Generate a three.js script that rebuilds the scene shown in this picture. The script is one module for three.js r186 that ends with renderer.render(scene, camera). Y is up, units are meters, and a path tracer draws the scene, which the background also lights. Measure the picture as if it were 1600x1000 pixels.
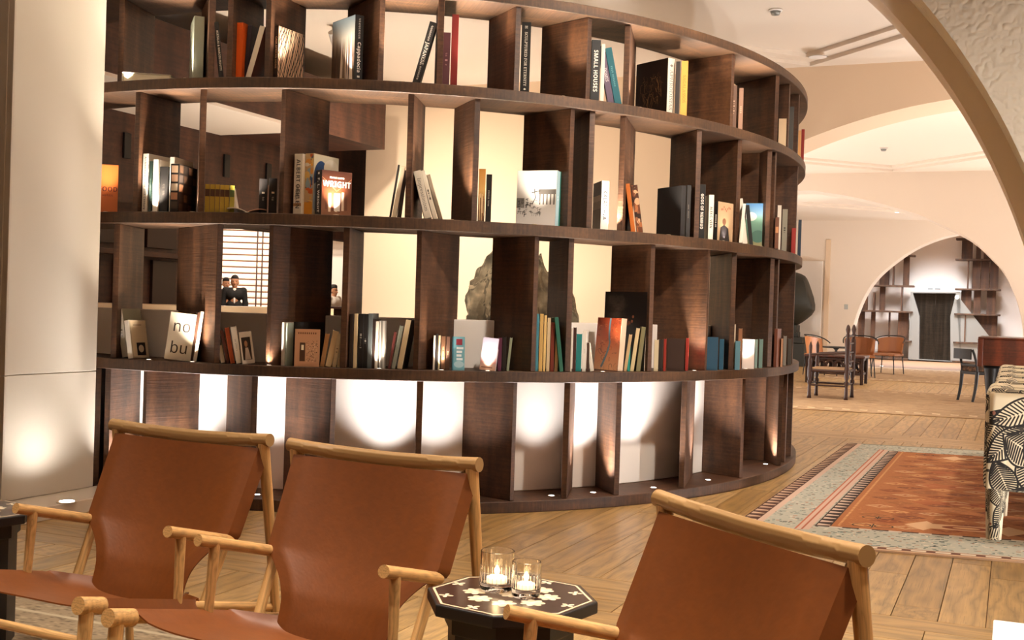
import * as THREE from 'three';
import { RoundedBoxGeometry } from 'three/addons/geometries/RoundedBoxGeometry.js';
import { mergeGeometries, toCreasedNormals } from 'three/addons/utils/BufferGeometryUtils.js';
import { RectAreaLightUniformsLib } from 'three/addons/lights/RectAreaLightUniformsLib.js';
import { MarchingCubes } from 'three/addons/objects/MarchingCubes.js';

// ---------------------------------------------------------------- camera, exposure, lights' colours
const scene = new THREE.Scene();
scene.background = new THREE.Color(0x050403);
const camera = new THREE.PerspectiveCamera(31.0528, 1.6, 0.05, 120);
{ // held level at eye height of a seated guest, rolled slightly
  const p = -0.00892, r = 0.03178, cp = Math.cos(p), sp = Math.sin(p), cr = Math.cos(r), sr = Math.sin(r);
  const right = new THREE.Vector3(cr, sr * cp, sr * sp), up = new THREE.Vector3(-sr, cr * cp, cr * sp), back = new THREE.Vector3(0, -sp, cp);
  camera.quaternion.setFromRotationMatrix(new THREE.Matrix4().makeBasis(right, up, back));
  camera.position.set(0, 1.2, 0);
  camera.updateMatrixWorld(true);
}
const renderer = new THREE.WebGLRenderer({ antialias: true });
renderer.toneMapping = THREE.LinearToneMapping;
renderer.toneMappingExposure = 1.0;
renderer.shadowMap.enabled = true;
RectAreaLightUniformsLib.init();
const SOFT = new THREE.Color(1.0, 0.88, 0.74), PALE = new THREE.Color(1.0, 0.95, 0.91), COOL = new THREE.Color(0.95, 0.95, 1.0);
const K = { plinth: 11, shelf: 5.5, column: 2.4, front: 43, bay: 41, far: 72, back: 245, stair: 34, bar: 30, wash: 20 };   // lamp strengths

// ---------------------------------------------------------------- helpers
const PSI = 23.5 * Math.PI / 180;                       // the hall's axis runs 23.5 degrees to the right of the view
const U = [Math.sin(PSI), Math.cos(PSI)], V = [Math.cos(PSI), -Math.sin(PSI)];
const hall = (v, h, u) => new THREE.Vector3(u * U[0] + v * V[0], h, -(u * U[1] + v * V[1]));
let seed = 7;
const rnd = () => { seed = (seed * 1664525 + 1013904223) >>> 0; return seed / 4294967296; };
const taken = {};
function numbered(name) { const n = taken[name] = (taken[name] ?? -1) + 1; return n ? name + '_' + String(n).padStart(3, '0') : name; }
function tag(o, label, category, group, kind) { if (label) o.userData.label = label; if (category) o.userData.category = category; if (group) o.userData.group = group; if (kind) o.userData.kind = kind; return o; }
function thing(name, label, category, pos = [0, 0, 0], turn = 0, group) {
  const o = new THREE.Group(); o.name = numbered(name); o.position.set(...pos); o.rotation.y = turn; scene.add(o);
  return tag(o, label, category, group);
}
function prep(g) { let q = g.index ? g.toNonIndexed() : g; for (const k of Object.keys(q.attributes)) if (!['position', 'normal', 'uv'].includes(k)) q.deleteAttribute(k); q.morphAttributes = {}; if (!q.attributes.uv) q.setAttribute('uv', new THREE.BufferAttribute(new Float32Array(q.attributes.position.count * 2), 2)); return q; }
function merge(list) { return Array.isArray(list) ? mergeGeometries(list.map(prep)) : list; }
function part(name, geo, mat, parent, label) {
  const m = new THREE.Mesh(merge(geo), mat); m.name = parent === scene ? numbered(name) : name; m.castShadow = m.receiveShadow = true; parent.add(m);
  if (label) m.userData.label = label; return m;
}
function struct(name, geo, mat, parent = scene) { const m = part(name, geo, mat, parent); if (parent === scene) m.userData.kind = 'structure'; return m; }
function structGroup(name, turned = true) { const g = new THREE.Group(); g.name = name; g.userData.kind = 'structure'; if (turned) g.rotation.y = -PSI; scene.add(g); return g; }
// uv in metres from the dominant direction of each face
function metric(g, su = 1, swap = false) {
  const q = prep(g), p = q.attributes.position, n = q.attributes.normal, uv = new Float32Array(p.count * 2);
  for (let i = 0; i < p.count; i++) {
    const ax = Math.abs(n.getX(i)), ay = Math.abs(n.getY(i)), az = Math.abs(n.getZ(i)), x = p.getX(i), y = p.getY(i), z = p.getZ(i);
    let a, b; if (ay >= ax && ay >= az) { a = x; b = z; } else if (ax >= az) { a = z; b = y; } else { a = x; b = y; }
    uv[2 * i] = (swap ? b : a) * su; uv[2 * i + 1] = (swap ? a : b) * su;
  }
  q.setAttribute('uv', new THREE.BufferAttribute(uv, 2)); return q;
}
const box = (w, h, d, x = 0, y = 0, z = 0) => new THREE.BoxGeometry(w, h, d).translate(x, y, z);                       // centred
const rbox = (w, h, d, x = 0, y = 0, z = 0, r = 0.004, s = 2) => new RoundedBoxGeometry(w, h, d, s, Math.min(r, w / 2.01, h / 2.01, d / 2.01)).translate(x, y, z);
function rod(a, b, r0, r1 = r0, seg = 16) {                // tapered round bar from a to b
  const A = new THREE.Vector3(...a), B = new THREE.Vector3(...b), L = A.distanceTo(B);
  const g = new THREE.CylinderGeometry(r1, r0, L, seg, 1); g.translate(0, L / 2, 0);
  g.applyQuaternion(new THREE.Quaternion().setFromUnitVectors(new THREE.Vector3(0, 1, 0), B.clone().sub(A).normalize())); g.translate(...a); return g;
}
function lathe(pts, seg = 32) { return new THREE.LatheGeometry(pts.map(p => new THREE.Vector2(p[0], p[1])), seg); }
function sweep(path, rx, ry, nSeg = 40, nR = 20) {         // path(t) -> Vector3, elliptical section rx(t) sideways, ry(t) up; closed ends
  const pos = [], idx = [], up = new THREE.Vector3(0, 1, 0);
  for (let i = 0; i <= nSeg; i++) {
    const t = i / nSeg, p = path(t), T = path(Math.min(1, t + 0.01)).sub(path(Math.max(0, t - 0.01))).normalize();
    const S = new THREE.Vector3().crossVectors(T, up).normalize(), N = new THREE.Vector3().crossVectors(S, T).normalize();
    for (let j = 0; j < nR; j++) { const a = j / nR * 2 * Math.PI, q = p.clone().addScaledVector(S, Math.cos(a) * rx(t)).addScaledVector(N, Math.sin(a) * ry(t)); pos.push(q.x, q.y, q.z); }
  }
  for (let i = 0; i < nSeg; i++) for (let j = 0; j < nR; j++) { const a = i * nR + j, b = i * nR + (j + 1) % nR, c = a + nR, d = b + nR; idx.push(a, b, c, b, d, c); }
  for (const e of [0, nSeg]) { const c = pos.length / 3, p = path(e / nSeg); pos.push(p.x, p.y, p.z); for (let j = 0; j < nR; j++) { const a = e * nR + j, b = e * nR + (j + 1) % nR; e ? idx.push(c, a, b) : idx.push(c, b, a); } }
  const g = new THREE.BufferGeometry(); g.setAttribute('position', new THREE.Float32BufferAttribute(pos, 3)); g.setIndex(idx);
  return toCreasedNormals(g, 0.8);
}
function sheet(f, nu, nv, th) {                            // f(s,t) -> Vector3; a sheet with thickness and closed rim
  const P = [], idx = [], pos = []; const e = 1e-3;
  for (let i = 0; i <= nu; i++) for (let j = 0; j <= nv; j++) {
    const s = i / nu, t = j / nv, p = f(s, t), a = f(Math.min(1, s + e), t).sub(f(Math.max(0, s - e), t)), b = f(s, Math.min(1, t + e)).sub(f(s, Math.max(0, t - e)));
    const n = a.cross(b).normalize().multiplyScalar(th / 2); P.push([p, n]);
  }
  const N = P.length, uv = [];
  for (const k of [1, -1]) P.forEach(([p, n], q) => { pos.push(p.x + k * n.x, p.y + k * n.y, p.z + k * n.z); uv.push(Math.floor(q / (nv + 1)) / nu * 0.6, q % (nv + 1) / nv * 0.6); });
  const at = (i, j) => i * (nv + 1) + j;
  for (let i = 0; i < nu; i++) for (let j = 0; j < nv; j++) { const a = at(i, j), b = at(i + 1, j), c = at(i, j + 1), d = at(i + 1, j + 1); idx.push(a, b, c, b, d, c, N + a, N + c, N + b, N + b, N + c, N + d); }
  const rim = (a, b) => idx.push(a, N + a, b, b, N + a, N + b);
  for (let i = 0; i < nu; i++) { rim(at(i + 1, 0), at(i, 0)); rim(at(i, nv), at(i + 1, nv)); }
  for (let j = 0; j < nv; j++) { rim(at(0, j), at(0, j + 1)); rim(at(nu, j + 1), at(nu, j)); }
  const g = new THREE.BufferGeometry(); g.setAttribute('position', new THREE.Float32BufferAttribute(pos, 3)); g.setAttribute('uv', new THREE.Float32BufferAttribute(uv, 2)); g.setIndex(idx);
  return toCreasedNormals(g, 0.7);
}

// ---------------------------------------------------------------- noise and textures
const hash = (x, y, s) => { let h = Math.imul(x, 374761393) + Math.imul(y, 668265263) + Math.imul(s, 974711); h = Math.imul(h ^ (h >>> 13), 1274126177); return ((h ^ (h >>> 16)) >>> 0) / 4294967296; };
const sm = t => t * t * (3 - 2 * t);
function vnoise(x, y, px, py, s) { // tiles with periods px, py
  const xi = Math.floor(x), yi = Math.floor(y), fx = sm(x - xi), fy = sm(y - yi), w = (a, p) => ((a % p) + p) % p;
  const a = hash(w(xi, px), w(yi, py), s), b = hash(w(xi + 1, px), w(yi, py), s), c = hash(w(xi, px), w(yi + 1, py), s), d = hash(w(xi + 1, px), w(yi + 1, py), s);
  return a + (b - a) * fx + (c - a) * fy + (a - b - c + d) * fx * fy;
}
function fbm(u, v, fx, fy, s, oct = 4) { let r = 0, a = 0.5, t = 0; for (let o = 0; o < oct; o++) { r += a * vnoise(u * fx, v * fy, fx, fy, s + o); t += a; a *= 0.5; fx *= 2; fy *= 2; } return r / t; }
function dataTex(w, h, f, srgb, rep = [1, 1]) { // f(u,v) -> [r,g,b] 0..1
  const d = new Uint8Array(w * h * 4);
  for (let j = 0; j < h; j++) for (let i = 0; i < w; i++) { const c = f(i / w, j / h), k = 4 * (j * w + i); d[k] = 255 * Math.min(1, Math.max(0, c[0])); d[k + 1] = 255 * Math.min(1, Math.max(0, c[1])); d[k + 2] = 255 * Math.min(1, Math.max(0, c[2])); d[k + 3] = 255; }
  const t = new THREE.DataTexture(d, w, h); t.magFilter = THREE.LinearFilter; t.minFilter = THREE.LinearFilter; t.wrapS = t.wrapT = THREE.RepeatWrapping; t.repeat.set(...rep); if (srgb) t.colorSpace = THREE.SRGBColorSpace; t.needsUpdate = true; return t;
}
function canvasTex(w, h, draw) { const c = document.createElement('canvas'); c.width = w; c.height = h; const g = c.getContext('2d'); draw(g, w, h); const t = new THREE.CanvasTexture(c); t.colorSpace = THREE.SRGBColorSpace; t.wrapS = t.wrapT = THREE.ClampToEdgeWrapping; return t; }
const grey = x => [x, x, x];
// oak: long grain along v, cathedral figure
const oakTex = dataTex(512, 1024, (u, v) => {
  const warp = fbm(u, v, 3, 3, 11, 3) * 2.6 + fbm(u, v, 6, 2, 12, 2) * 0.7, ring = Math.abs(((u * 5 + warp) % 1 + 1) % 1 - 0.5) * 2, fine = fbm(u, v, 90, 5, 13, 2), pore = fbm(u, v, 160, 14, 14, 1);
  const k = 0.76 + 0.22 * Math.pow(ring, 0.5) + 0.10 * (fine - 0.5) - (pore > 0.78 ? 0.10 : 0); return [k, k * 0.985, k * 0.96];
}, true);
const walnutTex = dataTex(512, 512, (u, v) => { // dark stained boards: saw marks across (along u), slow tone along v
  const saw = fbm(u, v, 4, 110, 21, 2), long = fbm(u, v, 14, 3, 22, 3), spot = fbm(u, v, 60, 60, 23, 2);
  const k = 0.62 + 0.22 * (saw - 0.5) + 0.45 * (long - 0.5) + 0.16 * (spot - 0.5); return [k + 0.1, k + 0.09, k + 0.08];
}, true);
const walnutBump = dataTex(512, 512, (u, v) => grey(0.5 + 0.7 * (fbm(u, v, 6, 120, 21, 2) - 0.5)), false);
const leatherBump = dataTex(256, 256, (u, v) => grey(fbm(u, v, 60, 60, 31, 3)), false, [2, 2]);
const leatherTex = dataTex(256, 256, (u, v) => { const k = 0.9 + 0.12 * (fbm(u, v, 5, 5, 33, 4) - 0.5) + 0.06 * (fbm(u, v, 70, 70, 34, 1) - 0.5); return [k, k * 0.98, k * 0.95]; }, true);
const plasterBump = dataTex(512, 512, (u, v) => { const a = fbm(u, v, 34, 34, 41, 2), b = fbm(u, v, 90, 90, 42, 1); return grey(0.6 * Math.abs(a - 0.5) * 3 + 0.3 * b); }, false);
const stoneTex = dataTex(512, 512, (u, v) => { const a = fbm(u, v, 6, 8, 51, 5), b = fbm(u, v, 18, 9, 52, 4), k = 0.25 + 0.9 * Math.pow(a, 1.4) * (0.5 + b); return [k, k * 0.96, k * 0.86]; }, true);

const std = (o) => new THREE.MeshStandardMaterial(o);
const phys = (o) => new THREE.MeshPhysicalMaterial(o);
const M = {
  plaster: std({ color: 0xe6d7c6, roughness: 0.92 }),
  pier: std({ color: 0xcabfae, roughness: 0.85 }),
  plasterWhite: std({ color: 0xe9e1d8, roughness: 0.9 }),
  textured: std({ color: 0xdcd3c2, roughness: 0.95, bumpMap: plasterBump, bumpScale: 0.007 }),
  backdrop: std({ color: 0xe2c8aa, roughness: 0.95 }),
  parapet: std({ color: 0xeee6de, roughness: 0.75 }),
  marble: phys({ color: 0xe4d8c6, roughness: 0.25, clearcoat: 0.3 }),
  walnut: std({ color: 0x68442a, roughness: 0.55, map: walnutTex, bumpMap: walnutBump, bumpScale: 0.0012 }),
  walnutEdge: std({ color: 0x66462b, roughness: 0.6, map: walnutTex, bumpMap: walnutBump, bumpScale: 0.001 }),
  clad: std({ color: 0x5a3320, roughness: 0.6, map: walnutTex }),
  dark: std({ color: 0x120d0a, roughness: 0.6 }),
  oak: std({ color: 0xd2a469, roughness: 0.45, map: oakTex }),
  leather: phys({ color: 0x783f0a, roughness: 0.5, map: leatherTex, bumpMap: leatherBump, bumpScale: 0.00022, sheen: 0 }),
  page: std({ color: 0xe3d6bd, roughness: 0.95 }),
  brass: std({ color: 0xd8c8a8, roughness: 0.35, metalness: 0.8 }),
  ebony: std({ color: 0x120c09, roughness: 0.5 }),
  iron: std({ color: 0x171412, roughness: 0.5, metalness: 0.5 }),
  bronze: std({ color: 0x2a2921, roughness: 0.55, metalness: 0.25 }),
  rock: std({ color: 0xf2eadb, roughness: 0.9, map: stoneTex }),
  mahogany: phys({ color: 0x6b2f17, roughness: 0.35, map: walnutTex, clearcoat: 0.3 }),
  turned: std({ color: 0x351a0e, roughness: 0.5 }),
  cane: std({ color: 0x9c7e5e, roughness: 0.8 }),
  tan: std({ color: 0x8a5228, roughness: 0.55 }),
  white: std({ color: 0xf0e8e0, roughness: 0.7 }),
  steel: std({ color: 0x9a9a94, roughness: 0.4, metalness: 0.6 }),
  glow: (c, i) => std({ color: 0x221a12, emissive: c, emissiveIntensity: i, roughness: 0.5 }),
};
function spot(pos, to, color, cd, deg, pen = 0.6, radius = 2) {
  const l = new THREE.SpotLight(color, cd, 0, deg * Math.PI / 180, pen, 2); l.position.copy(pos); l.target.position.copy(to); l.castShadow = true; l.shadow.radius = radius; scene.add(l, l.target); return l;
}
const GL = { plinth: M.glow(PALE, 9), shelf: M.glow(SOFT, 4), down: M.glow(SOFT, 8), cool: M.glow(COOL, 8) };

// ---------------------------------------------------------------- the hall: floor, walls pierced by arches, ceilings
const floor = structGroup('floor');
struct('slab', box(34, 0.2, 52, -7, -0.114, -20), std({ color: 0x6b4a2a, roughness: 0.8 }), floor);
{
  const W = 0.18, L = 1.66, tones = [0xba9862, 0xb18e58, 0xc2a06c, 0xa88650, 0xb89660].map(c => std({ color: c, roughness: 0.38, map: oakTex, bumpMap: oakTex, bumpScale: 0.0004 }));
  const variants = []; for (let k = 0; k < 8; k++) { const g = metric(rbox(W - 0.003, 0.014, L - 0.003, 0, -0.007, 0, 0.0015, 1)), uv = g.attributes.uv, du = hash(k, 3, 5), dv = hash(k, 4, 6); for (let i = 0; i < uv.count; i++) uv.setXY(i, uv.getX(i) * 2.2 + du, uv.getY(i) * 0.6 + dv); variants.push(g); }
  const fr = new THREE.Frustum().setFromProjectionMatrix(new THREE.Matrix4().multiplyMatrices(camera.projectionMatrix, camera.matrixWorldInverse));
  const cand = [], lay = (v, u, len, across) => { // centre v,u
    const c = hall(v, 0, u), sph = new THREE.Sphere(c, len / 2);
    if (!fr.intersectsSphere(sph)) return;
    const ex = (c.x + 1.078) / 3.5, ez = (-c.z - 11.074) / 4.3; if (ex * ex + ez * ez < 0.8) return;      // under the bookcase and stair
    cand.push({ v, u, len, across, d: c.length() });
  };
  const zone = (u0, u1, v0, v1) => { let row = 0; for (let v = v0 + W / 2; v < v1; v += W, row++) { let u = u0 - hash(row, 9, 1) * L; while (u < u1) { const a = Math.max(u, u0), b = Math.min(u + L, u1); if (b - a > 0.02) lay(v, (a + b) / 2, b - a, false); u += L; } } };
  const cross = (u0, n, v0, v1) => { for (let k = 0; k < n; k++) { let v = v0 - hash(k, 7, 2) * L; while (v < v1) { lay(v + L / 2, u0 + W * (k + 0.5), L, true); v += L; } } };
  zone(1.6, 4.22, -6, 2.4); cross(4.22, 4, -6, 2.4); zone(4.94, 12.1, -6, 2.4); cross(12.1, 4, -4, 2.4); zone(12.82, 21, -5, 2.6); zone(21, 31.7, -6, 2.6);
  cand.sort((a, b) => a.d - b.d);
  const rest = [];
  cand.forEach((c, i) => {
    const g = variants[Math.floor(rnd() * 8)], m = tones[Math.floor(rnd() * 5)];
    if (i < 300) { const p = part('plank', g, m, floor); p.position.set(c.v, 0, -c.u); p.scale.z = c.len / L; if (c.across) { p.rotation.y = Math.PI / 2; } }
    else { const q = g.clone(); q.scale(1, 1, c.len / L); if (c.across) q.rotateY(Math.PI / 2); q.translate(c.v, 0, -c.u); rest.push(q); }
  });
  const r = part('far_planks', rest, tones[2], floor); r.userData.kind = 'stuff';
}
// a wall across the hall: outline points of the opening from its right foot to its left foot
function archWall(name, u0, u1, v0, v1, H, opening, mat, parent) {
  const s = new THREE.Shape(); s.moveTo(v0, 0); s.lineTo(v0, H); s.lineTo(v1, H); s.lineTo(v1, 0); for (const p of opening) s.lineTo(p[0], p[1]); s.closePath();
  const g = new THREE.ExtrudeGeometry(s, { depth: u1 - u0, bevelEnabled: false, curveSegments: 4 }).translate(0, 0, -u1);
  return struct(name, toCreasedNormals(g, 0.5), mat, parent);
}
const arc = (c, h0, R, a0, a1, n) => Array.from({ length: n + 1 }, (_, i) => { const a = a0 + (a1 - a0) * i / n; return [c + R * Math.cos(a), h0 + R * Math.sin(a)]; });
const spline = (pts, n) => new THREE.SplineCurve(pts.map(p => new THREE.Vector2(...p))).getPoints(n).map(p => [p.x, p.y]);
{
  const wa = structGroup('wall_arch_near');
  archWall('arch_face', 4.58, 4.9, -12, 7, 3.95, [[0.25, 0], ...arc(-2.57, 0.67, 2.82, 0, Math.PI / 2, 48), [-4.98, 3.49], [-4.98, 0]], M.textured, wa);
  archWall('arch_inner_ring', 4.9, 5.25, -12, 7, 3.95, [[0.17, 0], ...arc(-2.57, 0.67, 2.74, 0, Math.PI / 2, 48), [-4.98, 3.41], [-4.98, 0]], M.plaster, wa);
  // the left pier is clad in two smooth panels over a low stone base
  struct('pier_panel', rbox(0.02, 0.682, 0.715, -4.97, 0.417, -4.91, 0.003), M.pier, wa);
  struct('pier_panel', rbox(0.02, 3.1, 0.715, -4.97, 2.312, -4.91, 0.003), M.pier, wa);
  struct('pier_panel', rbox(1.6, 0.682, 0.02, -5.72, 0.417, -4.565, 0.003), M.pier, wa);
  struct('pier_panel', rbox(1.6, 3.1, 0.02, -5.72, 2.312, -4.565, 0.003), M.pier, wa);
  struct('pier_base', rbox(0.3, 0.074, 1.15, -4.83, 0.037, -4.82, 0.006), M.marble, wa);
}
{
  const wd = structGroup('wall_arch_second');
  archWall('arch_wall', 12.1, 12.8, -7.26, 7, 3.86, [[2.6, 0], [2.6, 2.84], ...arc(0.07, -2.25, 5.7, Math.acos(2.53 / 5.7), Math.PI - Math.acos(3.5 / 5.7), 64), [-3.43, 0]], M.backdrop, wd);
}
{
  const we = structGroup('wall_arch_third');
  const pts = spline([[0.2, 0.6], [0.16, 1.12], [0.09, 1.48], [-0.02, 1.795], [-0.175, 2.1], [-0.385, 2.34], [-0.62, 2.57], [-0.88, 2.74], [-1.33, 2.96], [-1.6, 3.08], [-2.23, 3.27], [-2.72, 3.39], [-3.12, 3.46], [-3.54, 3.5], [-4.6, 3.42], [-5.6, 3.1], [-6.5, 2.5], [-7, 1.6]], 90);
  archWall('arch_wall', 21, 21.7, -9, 7, 3.86, [[0.22, 0], ...pts, [-7.1, 0]], M.plaster, we);
}
{
  const wf = structGroup('wall_arch_far');
  const pts = spline([[2.2, 0.44], [2.0, 1.5], [1.4, 2.5], [0.3, 3.25], [-0.84, 3.5], [-1.43, 3.44], [-1.9, 3.3], [-2.42, 3.04], [-2.95, 2.63], [-3.32, 2.24], [-3.57, 1.81], [-3.74, 1.34], [-3.84, 0.93]], 80);
  archWall('arch_wall', 31, 31.7, -9, 7, 4.6, [[2.25, 0], ...pts, [-3.9, 0]], M.plaster, wf);
  struct('slab_panel', rbox(0.9, 2.3, 0.12, -5.06, 1.58, -30.94, 0.01), M.plasterWhite, wf);
  struct('return', rbox(0.12, 3.3, 0.06, -4.5, 1.65, -30.97, 0.01), M.backdrop, wf);  // darker strip set in for the shade beside the slab
  struct('switch_plate', [rbox(0.09, 0.13, 0.02, -4.0, 1.55, -30.99, 0.004), box(0.03, 0.03, 0.03, -4.01, 1.52, -30.985)], M.steel, wf);
}
{ // outer shell
  const L = structGroup('wall_left'), R = structGroup('wall_right'), B = structGroup('wall_back'), F = structGroup('wall_front');
  struct('plane', box(0.3, 5, 52, -23.9, 2.5, -20), M.plaster, L);
  struct('plane', box(0.3, 5, 52, 4.2, 2.5, -20), M.plaster, R);
  struct('plane', box(30, 5, 0.3, -9, 2.5, 4), M.plaster, F);
  struct('plane', box(30, 5, 0.3, -9, 2.5, -39.15), M.plasterWhite, B);
  struct('side_wall', box(0.25, 5, 7.3, -6.2, 2.5, -35.35), M.plasterWhite, B);
  struct('corridor_wall', box(0.25, 3.86, 18.2, -7.3, 1.93, -21.9), M.plaster, L);
}
{ // ceilings; each bay has a stepped diamond recess pointing at the arches
  const C = structGroup('ceiling');
  const bay = (u0, u1, v0, v1, cu, r) => {
    const lay = (h0, h1, rr) => { const s = new THREE.Shape(); s.moveTo(v0, u0); s.lineTo(v1, u0); s.lineTo(v1, u1); s.lineTo(v0, u1); s.closePath(); const q = new THREE.Path(); q.moveTo(-2, cu + rr); q.lineTo(-2 - rr, cu); q.lineTo(-2, cu - rr); q.lineTo(-2 + rr, cu); q.closePath(); s.holes.push(q);
      struct('ceiling_step', new THREE.ExtrudeGeometry(s, { depth: h1 - h0, bevelEnabled: false }).rotateX(-Math.PI / 2).translate(0, h0, 0), M.plaster, C); };
    lay(3.80, 3.84, r); lay(3.84, 3.88, r - 0.24);
    struct('ceiling_panel', box(v1 - v0, 0.1, u1 - u0, (v0 + v1) / 2, 3.93, -(u0 + u1) / 2), M.plaster, C);
  };
  bay(5.25, 12.1, -7.95, 4.1, 10.25, 1.82); bay(12.8, 21, -7.2, 4.1, 18.2, 2.75); bay(21.7, 31, -7.2, 4.1, 26.6, 2.8);
  struct('front_ceiling', box(30, 0.1, 8.8, -9, 3.97, -0.2), M.plaster, C);
  struct('back_ceiling', box(30, 0.1, 7.6, -9, 4.65, -35.4), M.plasterWhite, C);
  struct('lounge_ceiling', box(15.9, 0.1, 34, -15.9, 4.2, -22), M.plaster, C);
}
// dark timber bar front inside the stair, over the opening to the restaurant
{
  const W = structGroup('wall_timber'), nicheMat = std({ color: 0x2c160d, roughness: 0.6 });
  struct('upper_box', metric(box(1.2, 0.55, 7.0, -7.2, 3.245, -7.9), 0.7), M.clad, W);
  struct('soffit', box(1.3, 0.03, 5.4, -7.25, 2.955, -7.2), M.plaster, W);
  struct('fascia', metric(box(0.2, 0.95, 6.4, -7.82, 2.475, -10.4), 0.7), M.clad, W);
  struct('fascia', metric(box(0.2, 0.85, 3.8, -7.82, 3.37, -11.7), 0.7), M.clad, W);
  struct('post_wall', metric(box(0.2, 2.1, 3.0, -7.82, 1.05, -8.25), 0.7), M.clad, W);
  for (const u of [8.5, 9.15, 10.0, 10.75, 11.45]) struct('slot', rbox(0.03, 0.24, 0.09, -7.71, 2.63, -u, 0.004), M.dark, W);
  for (const [u, h, w, hh] of [[8.35, 1.85, 0.5, 0.3], [9.0, 1.82, 0.42, 0.26], [8.5, 1.3, 0.26, 0.5], [9.05, 1.32, 0.34, 0.5]]) struct('niche', rbox(0.05, hh, w, -7.71, h, -u, 0.004), nicheMat, W);
  struct('ledge', rbox(0.2, 0.05, 2.6, -7.68, 1.62, -8.4, 0.006), M.clad, W);
  struct('back_counter', [rbox(0.5, 0.075, 3.8, -6.95, 1.112, -8.7, 0.008)], std({ color: 0xd9c09c, roughness: 0.5 }), W);
  struct('counter_front', box(0.3, 1.07, 3.7, -6.95, 0.535, -8.7), M.parapet, W);
}

// ---------------------------------------------------------------- the oval bookcase
const EA = 3.68064, EB = 4.49891, EX = -1.07778, EZ = 11.07418;
const oval = (th, dep = 0) => [EX + (EA - dep) * Math.sin(th), EZ - (EB - dep) * Math.cos(th)];
const DEG = Math.PI / 180, TH0 = -37 * DEG, TH1 = 97 * DEG;
const LEVEL = { 0: [0, 0.068], 1: [0.771, 0.835], 2: [1.641, 1.709], 3: [2.422, 2.486], 4: [2.985, 3.046] };
function ring(d0, d1, h0, h1, t0 = TH0, t1 = TH1, bevel = 0.003, n = 120) {
  const s = new THREE.Shape();
  for (let i = 0; i <= n; i++) { const p = oval(t0 + (t1 - t0) * i / n, d0 + bevel); i ? s.lineTo(...p) : s.moveTo(...p); }
  for (let i = n; i >= 0; i--) s.lineTo(...oval(t0 + (t1 - t0) * i / n, d1 - bevel));
  s.closePath();
  const g = new THREE.ExtrudeGeometry(s, { depth: h1 - h0 - 2 * bevel, bevelEnabled: bevel > 0, bevelSize: bevel, bevelThickness: bevel, bevelSegments: 1 }).rotateX(-Math.PI / 2).translate(0, h0 + bevel, 0);
  return toCreasedNormals(prep(g), 0.5);
}
function ringUV(g) { // uv along the curve
  const p = g.attributes.position, n = g.attributes.normal, uv = g.attributes.uv;
  for (let i = 0; i < p.count; i++) { const t = Math.atan2((p.getX(i) - EX) / EA, (p.getZ(i) + EZ) / EB) , s = -t * 4.1; const up = Math.abs(n.getY(i)) > 0.6; uv.setXY(i, (up ? Math.hypot(p.getX(i) - EX, p.getZ(i) + EZ) : p.getY(i)) * 1.2, s * 1.2); }
  return g;
}
const bookcase = thing('bookcase', 'tall curved dark wood bookcase open to both sides with uplit bays', 'bookcase');
part('plinth', ringUV(ring(0, 0.5, 0, 0.068)), M.walnut, bookcase);
for (const k of [1, 2, 3, 4]) part('shelf', ringUV(ring(0, 0.43, ...LEVEL[k])), M.walnutEdge, bookcase);
function divider(row, f, b) { // an upright board between two shelves, its front and back edge on plan
  const h0 = LEVEL[row - 1][1], h1 = LEVEL[row][0], L = Math.hypot(b[0] - f[0], b[1] - f[1]), H = h1 - h0 - 0.001;
  const g = metric(rbox(0.036, H, L, 0, 0, 0, 0.003, 1), 1.3); const uv = g.attributes.uv, o = rnd(), q = rnd(); for (let i = 0; i < uv.count; i++) uv.setXY(i, uv.getX(i) + o, uv.getY(i) + q);
  const m = part('divider', g, M.walnut, bookcase);
  m.position.set((f[0] + b[0]) / 2, (h0 + h1) / 2, -(f[1] + b[1]) / 2); m.rotation.y = Math.atan2(f[0] - b[0], -(f[1] - b[1])); return m;
}
divider(4, [-2.390, 6.904], [-2.332, 7.298]);
divider(4, [-1.790, 6.691], [-1.960, 7.137]);
divider(4, [-1.680, 6.666], [-1.585, 7.035]);
divider(4, [-1.453, 6.629], [-1.321, 6.997]);
divider(4, [-0.798, 6.618], [-1.036, 6.986]);
divider(4, [-0.464, 6.669], [-0.503, 7.049]);
divider(4, [-0.018, 6.798], [-0.185, 7.141]);
divider(4, [0.416, 6.997], [0.143, 7.281]);
divider(4, [0.658, 7.143], [0.751, 7.684]);
divider(4, [1.450, 7.850], [1.169, 8.102]);
divider(4, [1.895, 8.481], [1.678, 8.872]);
divider(4, [2.063, 8.797], [1.731, 8.959]);
divider(4, [2.231, 9.186], [1.885, 9.318]);
divider(3, [-2.260, 6.846], [-2.121, 7.199]);
divider(3, [-1.830, 6.701], [-1.952, 7.134]);
divider(3, [-1.348, 6.618], [-1.156, 6.986]);
divider(3, [-0.620, 6.641], [-0.586, 7.032]);
divider(3, [-0.240, 6.725], [-0.378, 7.080]);
divider(3, [0.327, 6.949], [0.047, 7.235]);
divider(3, [0.450, 7.016], [0.364, 7.404]);
divider(3, [0.648, 7.136], [0.767, 7.698]);
divider(3, [1.192, 7.574], [1.077, 7.998]);
divider(3, [1.533, 7.951], [1.336, 8.315]);
divider(3, [1.834, 8.379], [1.762, 8.995]);
divider(3, [1.909, 8.504], [1.588, 8.689]);
divider(3, [2.257, 9.256], [1.910, 9.383]);
divider(2, [-2.381, 6.900], [-2.366, 7.316]);
divider(2, [-1.702, 6.671], [-2.073, 7.168]);
divider(2, [-1.399, 6.623], [-1.111, 6.985]);
divider(2, [-0.963, 6.607], [-0.930, 6.989]);
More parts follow.
